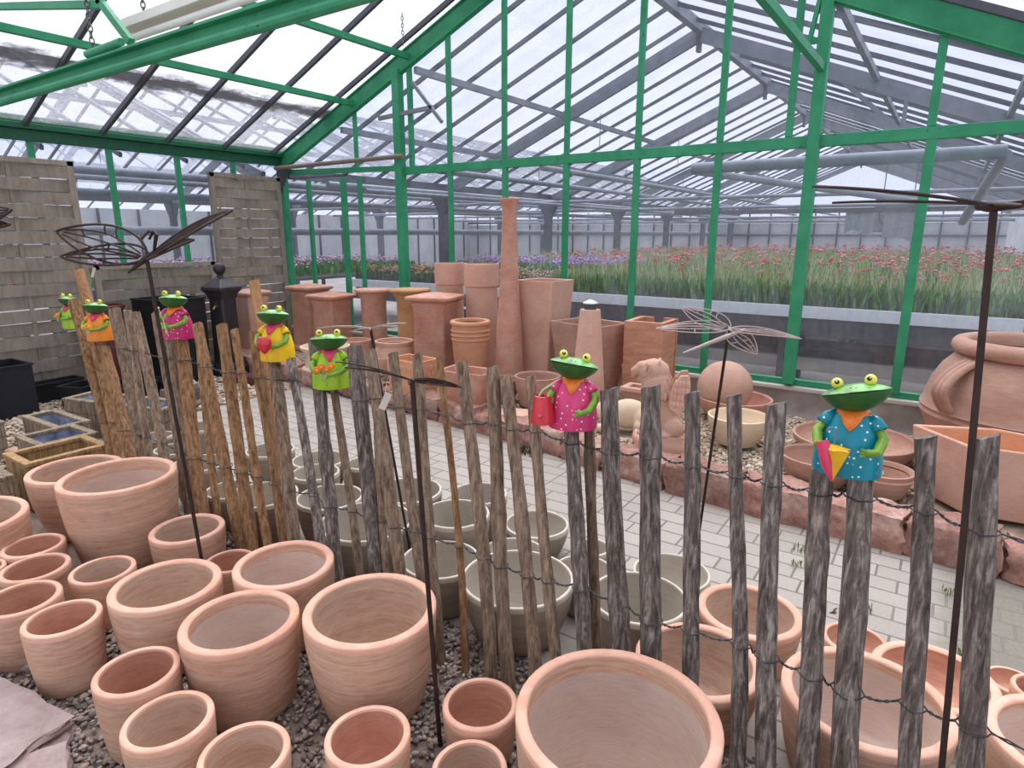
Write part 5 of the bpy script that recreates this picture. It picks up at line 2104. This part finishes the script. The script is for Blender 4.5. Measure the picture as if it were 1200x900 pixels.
def rod_to(parent, c, foot, rad, mat, square=False):
    c, foot = Vector(c), Vector(foot)
    m = MB()
    if square:
        m.beam(foot, c, rad * 1.8, rad * 1.8)
    else:
        m.tube([foot, foot.lerp(c, .5), c], rad, 8)
    return m.build('rod', M[mat], parent)


def flyer(name, label, c, foot, wings, body, rad, mat, rodrad, wingrad, antennae=True, cat='garden stake', rodmat=None, square=False, veins=5):
    c = Vector(c)
    foot = Vector(foot)
    t = thing(name, label, cat, foot)
    o = t.location
    rod_to(t, c - foot, (0, 0, -.02), rodrad, rodmat or mat, square)
    for i, (tip, chord) in enumerate(wings):
        leaf_wing(t, c - foot, Vector(tip) - foot, chord, wingrad, mat, veins, i)
    a, b = [Vector(p) - foot for p in body]
    MB().tube([a, a.lerp(b, .3), a.lerp(b, .6), b], [rad * .8, rad * 1.5, rad * 1.1, rad * .5], 10).build('body', M[mat], t)
    if antennae:
        d = (a - b).normalized()
        up = Vector((0, 0, 1))
        for s in (-1, 1):
            sd = d.cross(up).normalized() * s
            MB().tube([a, a + d * .02 + up * .05 + sd * .012, a + d * .0 + up * .075 + sd * .03, a - d * .03 + up * .065 + sd * .045], wingrad * 1.1, 6).build('antenna', M[mat], t)
    return t


flyer('butterfly_stake', 'big dark wire butterfly on a rust rod at the left, above the magenta frog', (-2.456, 1.199, 1.506), (-2.40, 1.25, 0),
      [((-2.745, 1.03, 1.605), (.05, .07, .115)), ((-2.715, 1.02, 1.515), (.05, .09, .075)), ((-2.219, 1.411, 1.679), (-.07, .08, .05)), ((-2.322, 1.311, 1.574), (-.05, .07, .035))],
      ((-2.44, 1.22, 1.53), (-2.505, 1.15, 1.455)), .008, 'rust', .0075, .0046, veins=3)
flyer('dragonfly_stake', 'pale rose metal dragonfly with net wings on a dark rod, right of the middle', (-.612, 2.255, 1.27), (-.715, 2.345, 0),
      [((-.757, 2.178, 1.345), (.05, .07, .035)), ((-.825, 2.11, 1.275), (.04, .08, .035)), ((-.519, 2.296, 1.187), (.05, .04, .04)), ((-.397, 2.395, 1.24), (-.05, .06, .018))],
      ((-.565, 2.285, 1.272), (-.735, 2.15, 1.19)), .006, 'pale_metal', .0055, .0022, False, rodmat='rust', veins=3)
flyer('butterfly_stake', 'rust metal butterfly seen edge-on on a thick square rod at the right', (.036, 1.0, 1.635), (.147, 1.0, 0),
      [((-.151, .875, 1.657), (.007, -.113, -.0045)), ((-.13, .90, 1.638), (.006, -.10, -.0035)), ((.23, 1.10, 1.652), (-.014, -.11, -.003)), ((.20, 1.13, 1.64), (-.012, -.10, -.003))],
      ((.02, 1.03, 1.635), (.06, .95, 1.632)), .005, 'rust', .0047, .0016, False, square=True)
flyer('butterfly_stake', 'rust wire butterfly seen edge-on in front of the middle of the fence', (-1.236, 1.30, 1.186), (-1.147, 1.277, 0),
      [((-1.40, 1.198, 1.222), (.09, -.085, .030)), ((-1.425, 1.185, 1.238), (.09, -.08, .026)), ((-1.115, 1.376, 1.167), (.08, -.085, .045)), ((-1.155, 1.35, 1.180), (.08, -.08, .038))],
      ((-1.25, 1.31, 1.187), (-1.22, 1.27, 1.183)), .005, 'rust', .0075, .0019, False)
flyer('butterfly_stake', 'pale metal butterfly seen edge-on behind the lime frog', (-2.02, 1.88, 1.20), (-1.88, 1.955, 0),
      [((-2.21, 1.75, 1.20), (.10, -.085, .024)), ((-2.09, 1.82, 1.188), (.09, -.075, .022)), ((-1.896, 1.97, 1.222), (.09, -.08, .022)), ((-1.93, 1.94, 1.205), (.08, -.07, .024))],
      ((-2.03, 1.88, 1.2), (-2.00, 1.86, 1.198)), .005, 'pale_metal', .006, .002, False, rodmat='rust')
flyer('butterfly_stake', 'dark wire butterfly whose wing tips reach in at the left edge', (-2.47, .68, 1.605), (-3.05, .50, 0),
      [((-2.357, .775, 1.665), (-.03, .03, .06)), ((-2.355, .764, 1.622), (-.03, .03, .035)), ((-2.62, .60, 1.66), (-.03, .03, .06)), ((-2.6, .6, 1.6), (-.03, .03, .04))],
      ((-2.46, .70, 1.62), (-2.49, .65, 1.56)), .007, 'rust', .006, .0034, veins=3)


def paper_tag(name, p, q, w, h, label, rz=0.0):
    t = thing(name, label, 'tag', p)
    MB().tube([(0, 0, 0), Vector(q) - Vector(p) + Vector((0, 0, h * .45))], .0008, 5).build('string', M['tag'], t)
    o = MB().box((0, 0, 0), (w, .0012, h)).build('card', M['tag'], t, False)
    o.location = Vector(q) - Vector(p)
    o.rotation_euler = (.1, .45, rz)


paper_tag('price_tag', (-1.295, 1.262, 1.195), (-1.292, 1.245, 1.128), .020, .055, 'small blank paper tag hanging from the butterfly in front of the fence middle', .6)
paper_tag('price_tag', (-2.63, 1.09, 1.50), (-2.63, 1.085, 1.455), .010, .04, 'tiny blank paper tag hanging from the big butterfly\'s left wing', .6)

# ================================================================ wooden boxes, black planters, water column at the left
def wooden_box(label, c, w, d, h, rz, mat, liner, group='wooden planter boxes', board=.022, rimw=.045):
    t = thing('planter_box', label, 'planter box', (c[0], c[1], 0), rz, group)
    EXC.append((c[0], c[1], min(w, d) * .5))
    nb = 3
    for nm, cx_, cy_, sx_, sy_ in (('front_wall', 0, -d / 2 + board / 2, w, board), ('back_wall', 0, d / 2 - board / 2, w, board), ('side_wall', -w / 2 + board / 2, 0, board, d - 2 * board), ('side_wall', w / 2 - board / 2, 0, board, d - 2 * board)):
        m = MB()
        for k in range(nb):
            m.box((cx_, cy_, (k + .5) * (h - .02) / nb), (sx_, sy_, (h - .02) / nb - .004))
        m.build(nm, M[mat], t, False, .002)
    for cx_, cy_, sx_, sy_ in ((0, -d / 2 + rimw / 2 - .006, w + .012, rimw), (0, d / 2 - rimw / 2 + .006, w + .012, rimw),
                               (-w / 2 + rimw / 2 - .006, 0, rimw, d - 2 * rimw + .012), (w / 2 - rimw / 2 + .006, 0, rimw, d - 2 * rimw + .012)):
        MB().box((cx_, cy_, h - .01), (sx_, sy_, .022)).build('rim_board', M[mat], t, False, .003)
    iw, idp = w - 2 * board - .006, d - 2 * board - .006
    MB().box((0, 0, .05), (iw, idp, .03)).build('bottom', M[liner or mat], t, False)
    if liner:
        m = MB()
        r = random.Random(int(c[0] * 100))
        N = 24
        top, bot = [], []
        for k in range(N):
            q = k / N * 4
            s = int(q); f = q - s
            P = [(-iw / 2, -idp / 2), (iw / 2, -idp / 2), (iw / 2, idp / 2), (-iw / 2, idp / 2)]
            a, b = P[s], P[(s + 1) % 4]
            x_, y_ = a[0] + (b[0] - a[0]) * f, a[1] + (b[1] - a[1]) * f
            top.append((x_ * .985, y_ * .985, h - .012))
            kk = r.uniform(.86, .95)
            bot.append((x_ * kk, y_ * kk, .07))
        m.add(top + bot, [(k, (k + 1) % N, N + (k + 1) % N, N + k) for k in range(N)])
        m.build('liner', M[liner], t, True, autos=20)


wooden_box('new golden-brown wooden planter box behind the big left pots', (-4.405, 1.465), .33, .44, .30, 0, 'box_wood', None)
wooden_box('weathered planter box with wrinkled blue-grey liner, directly behind the golden-brown one', (-4.77, 1.60), .35, .34, .29, .03, 'grey_wood', 'liner')
wooden_box('weathered lined planter box farther back, in front of the pale gravel', (-5.25, 1.77), .54, .22, .28, .03, 'grey_wood', 'liner')
wooden_box('long weathered wooden trough with blue-grey liner behind the brown stakes', (-5.30, 2.28), 1.02, .27, .30, radians(15.5), 'grey_wood', 'liner')
wooden_box('weathered planter box corner with liner at the left edge, beside the farther lined box', (-5.62, 1.36), .42, .3, .29, .0, 'grey_wood', 'liner')
wooden_box('weathered planter box corner at the left edge beside the large smooth pot', (-4.31, .98), .34, .34, .29, .0, 'grey_wood', 'liner')
o = MB().box((0, 0, 0), (.13, .08, .07)).build('clay_brick', M['clay_pink'], None, False, .01)
o.location = (-5.36, 1.54, .055); o.rotation_euler = (0, 0, .5)
tag(o, 'short pink clay brick lying between the weathered planter boxes', 'brick')


def trough(label, c, w, d, h, rz, mat, wall=.012, name='plastic_planter', taper=.9, group='black plastic planters'):
    m = MB().frustum([sq_ring(w * taper, d * taper, 0), sq_ring(w, d, h - .02), sq_ring(w + .02, d + .02, h - .02), sq_ring(w + .02, d + .02, h), sq_ring(w - 2 * wall, d - 2 * wall, h - .001), sq_ring(w * taper - 2 * wall, d * taper - 2 * wall, .03)])
    o = m.build(name, M[mat], None, False, .003)
    o.location = (c[0], c[1], 0); o.rotation_euler = (0, 0, rz)
    EXC.append((c[0], c[1], min(w, d) * .55))
    tag(o, label, 'planter', group)


trough('large blue-black box planter at the left edge, in front of the tall woven panel', (-6.82, 1.86), .40, .52, .47, .05, 'navy', taper=1.0)
trough('small square black planter standing on the pale gravel right of the blue-black box', (-6.58, 2.47), .26, .26, .22, .4, 'black')
trough('black planter trough beside the small square one, behind the first stakes', (-6.45, 2.78), .55, .22, .20, .5, 'black')
trough('long black trough behind the first stakes, next to the stone slabs', (-6.42, 3.14), .55, .20, .16, .5, 'black')
trough('shallow black trough right behind the blue-black box, against the panel', (-7.05, 2.42), .18, .44, .2, .1, 'black')
trough('tall black square planter box in front of the low woven panel', (-6.92, 3.55), .52, .50, .92, .12, 'black', .018, 'tall_box_planter', .96)

# cast-iron water column
t = thing('water_column', 'dark cast-iron garden water column with a ball on top and a small tap', 'water column', (-6.72, 4.05, 0), radians(12))
EXC.append((-6.72, 4.05, .2))
s = .215
MB().frustum([sq_ring(0.294, 0.294, 0, .01), sq_ring(0.294, 0.294, .10, .01), sq_ring(0.231, 0.231, .15, .01)]).build('base', M['iron'], t, False, .006)
MB().frustum([sq_ring(0.224, 0.224, .14, .015), sq_ring(s, s, .5, .015), sq_ring(s * .96, s * .96, .90, .015)]).build('shaft', M['iron'], t, False, .006)
MB().frustum([sq_ring(0.217, 0.217, .88, .01), sq_ring(0.238, 0.238, .93, .01), sq_ring(0.308, 0.308, .98, .01), sq_ring(0.308, 0.308, 1.01, .01), sq_ring(0.140, 0.140, 1.10, .01), sq_ring(0.063, 0.063, 1.12, .01)]).build('cap', M['iron'], t, False, .005)
MB().lathe([(.045, 1.11), (.03, 1.14), (.04, 1.155), (.062, 1.185), (.068, 1.215), (.055, 1.255), (.025, 1.275), (0, 1.28)], 24).build('ball_finial', M['iron'], t)
m = MB().tube([(0.02, -.09, .80), (.02, -.14, .80), (.02, -.16, .77)], [.014, .013, .012], 10)
m.build('tap', M['brass'], t)
MB().ball((.02, -.12, .825), .024, 14, 8, (1, 1, .5)).build('tap_knob', M['iron'], t)

o = MB().box((0, 0, 0), (.55, .16, .10)).build('wooden_sleeper', M['maroon'], None, False, .008)
o.location = (-6.05, 3.92, .05); o.rotation_euler = (0, 0, .35)
tag(o, 'dark red wooden beam lying behind the brown stakes left of the yellow frog', 'beam')
x, y, zt, w = BEDD['maroon']
o = MB().lathe(open_prof([(.14, 0), (.15, .02), (.165, zt * .5), (.19, zt - .05), (.215, zt - .03), (.215, zt)], .02), 40).build('glazed_pot', M['maroon'], None)
o.location = (-6.98, 2.90, 0)
EXC.append((-6.98, 2.90, .2))
tag(o, 'tall maroon glazed round pot behind the orange frog and the first stakes', 'pot')
r_ = random.Random(2)
for k, lab in enumerate(('lowest brown stone slab of the small stack behind the stakes', 'second brown stone slab from the ground in the small stack', 'third brown stone slab from the ground in the small stack', 'top brown stone slab of the small stack behind the stakes')):
    o = rock(MB(), (0, 0, 0), (.34 - k * .02, .26, .055), 0, 70 + k, .1, 4).build('stone_slab', M['slate'], None, autos=50)
    o.location = (-5.86 + r_.uniform(-.04, .04), 3.02 + r_.uniform(-.03, .03), .03 + k * .055)
    o.rotation_euler = (0, 0, r_.uniform(-.5, .5))
    tag(o, lab, 'stone slab', 'stack of stone slabs')
EXC.append((-5.86, 3.02, .2))

# flagstones at the lower left
for (c, s, rz, sd, lab) in (((-2.44, .37, .030), (.72, .42, .09), .22, 11, 'big flat grey-pink flagstone at the lower left corner'),
                            ((-2.0, .45, .015), (.28, .20, .08), -.4, 12, 'small broken grey-pink rock at the end of the big flagstone'),
                            ((-2.66, .70, .012), (.16, .10, .05), .3, 13, 'small flat stone at the left edge above the big flagstone')):
    o = rock(MB(), (0, 0, 0), s, 0, sd, .13, 14).build('flagstone', M['rock'], None, autos=40)
    o.location = c
    o.rotation_euler = (0, 0, rz)
    tag(o, lab, 'stone', 'flagstones at the lower left')

# ================================================================ pebbles
def pebbles(name, region, cnt, smin, smax, cols, z0, seed, label, excl):
    """region(x, y) -> bool array; one mass of small smooth stones"""
    r = np.random.default_rng(seed)
    (x0, x1, y0, y1), test = region
    px = r.uniform(x0, x1, cnt * 4); py = r.uniform(y0, y1, cnt * 4)
    ok = test(px, py)
    for (ex, ey, er) in excl:
        ok &= (px - ex) ** 2 + (py - ey) ** 2 > (er * .96) ** 2
    px, py = px[ok][:cnt], py[ok][:cnt]
    n_ = len(px)
    oc = np.array([(1, 0, 0), (-1, 0, 0), (0, 1, 0), (0, -1, 0), (0, 0, 1), (0, 0, -1)], float)
    mids = []
    tri = [(0, 2, 4), (2, 1, 4), (1, 3, 4), (3, 0, 4), (2, 0, 5), (1, 2, 5), (3, 1, 5), (0, 3, 5)]
    ed = {}
    vs = list(oc)
    def mid(a, b):
        k_ = (min(a, b), max(a, b))
        if k_ not in ed:
            v = (vs[a] + vs[b]); vs.append(v / np.linalg.norm(v)); ed[k_] = len(vs) - 1
        return ed[k_]
    F = []
    for a, b, c in tri:
        ab, bc, ca = mid(a, b), mid(b, c), mid(c, a)
        F += [(a, ab, ca), (b, bc, ab), (c, ca, bc), (ab, bc, ca)]
    B = np.array(vs)
    F = np.array(F)
    nb = len(B)
    s = r.uniform(smin, smax, (n_, 1)) * r.uniform(.75, 1.0, (n_, 1))
    ax = np.stack([s[:, 0] * r.uniform(.9, 1.5, n_), s[:, 0] * r.uniform(.7, 1.0, n_), s[:, 0] * r.uniform(.45, .8, n_)], 1)
    V = B[None] * ax[:, None] * (1 + r.normal(0, .10, (n_, nb, 1)))
    az = r.uniform(0, 2 * pi, n_); ti = r.normal(0, .35, n_)
    ct, st = np.cos(ti)[:, None], np.sin(ti)[:, None]
    y_, z_ = V[..., 1] * ct - V[..., 2] * st, V[..., 1] * st + V[..., 2] * ct
    x_ = V[..., 0]
    ca_, sa_ = np.cos(az)[:, None], np.sin(az)[:, None]
    W = np.stack([x_ * ca_ - y_ * sa_ + px[:, None], x_ * sa_ + y_ * ca_ + py[:, None], z_ + z0 + r.uniform(0, smax * .7, (n_, 1))], 2)
    col = np.array(cols)[r.integers(0, len(cols), n_)] * r.uniform(.7, 1.2, (n_, 1))
    return raw_mesh(name, W.reshape(-1, 3), (np.arange(n_)[:, None, None] * nb + F[None]).reshape(-1, 3), np.repeat(col, nb, 0), M['pebble'], label, 'gravel', True)


PC = [(.30, .235, .20), (.22, .18, .16), (.40, .33, .28), (.34, .25, .20), (.16, .13, .125), (.46, .40, .36)]
PB = [(.50, .40, .29), (.58, .48, .37), (.42, .32, .22), (.62, .54, .44), (.34, .26, .19), (.48, .34, .25)]
front_ex = [(x, y, r * .74) for _, x, y, r, h in POTS]
pebbles('front_gravel', ((-3.1, .9, .42, 1.80), lambda x, y: np.ones_like(x, bool)), 15000, .007, .014, PC, 0, 21,
        'grey-brown gravel under and between the terracotta pots in front of the fence', front_ex)
pebbles('bed_gravel', ((-7.2, 1.5, 3.7, 5.42), lambda x, y: y > np.interp(x, [k_[0] for k_ in KERB], [k_[1] for k_ in KERB]) + .17), 17000, .013, .024, PB, BZ - .03, 22,
        'pale tan gravel filling the raised bed behind the sandstone kerb', EXC)
pebbles('pale_gravel', ((-7.3, -4.6, .6, 4.1), lambda x, y: (x < -5.55) | (y < 2.0)), 8000, .014, .028, PB, 0, 23,
        'pale gravel on the ground at the left round the planter boxes and black planters', EXC)

# weeds in the paver joints
blades('path_weeds', [(x - .03, x + .03, y - .03, y + .03, 0, 26, .015, .05, .003, [(.14, .22, .05), (.20, .26, .08)]) for x, y in ((-.16, 3.06), (-.45, 3.30), (.25, 2.75), (-.42, 3.12), (.20, 3.25), (-.1, 2.9))], 9,
       'tufts of grass growing in the joints of the paved path', 'weeds')
blades('moss_tuft', [(-2.55, -2.3, 3.68, 3.82, 0, 260, .01, .05, .006, [(.08, .08, .04), (.12, .10, .05), (.05, .05, .03)])], 10,
       'dark mossy tuft at the foot of the kerb behind the middle stakes', 'weeds')
blades('dry_leaves', [(-.95, -.83, 2.78, 2.86, 0, 60, .004, .012, .012, [(.22, .08, .05), (.28, .12, .07)]), (.02, .2, 2.62, 2.68, 0, 50, .004, .012, .012, [(.18, .07, .05), (.2, .1, .06)]), (-.22, -.1, 2.78, 2.84, 0, 40, .004, .012, .012, [(.18, .07, .05)])], 12,
       'curled brown dead leaves lying on the pavers', 'leaves')
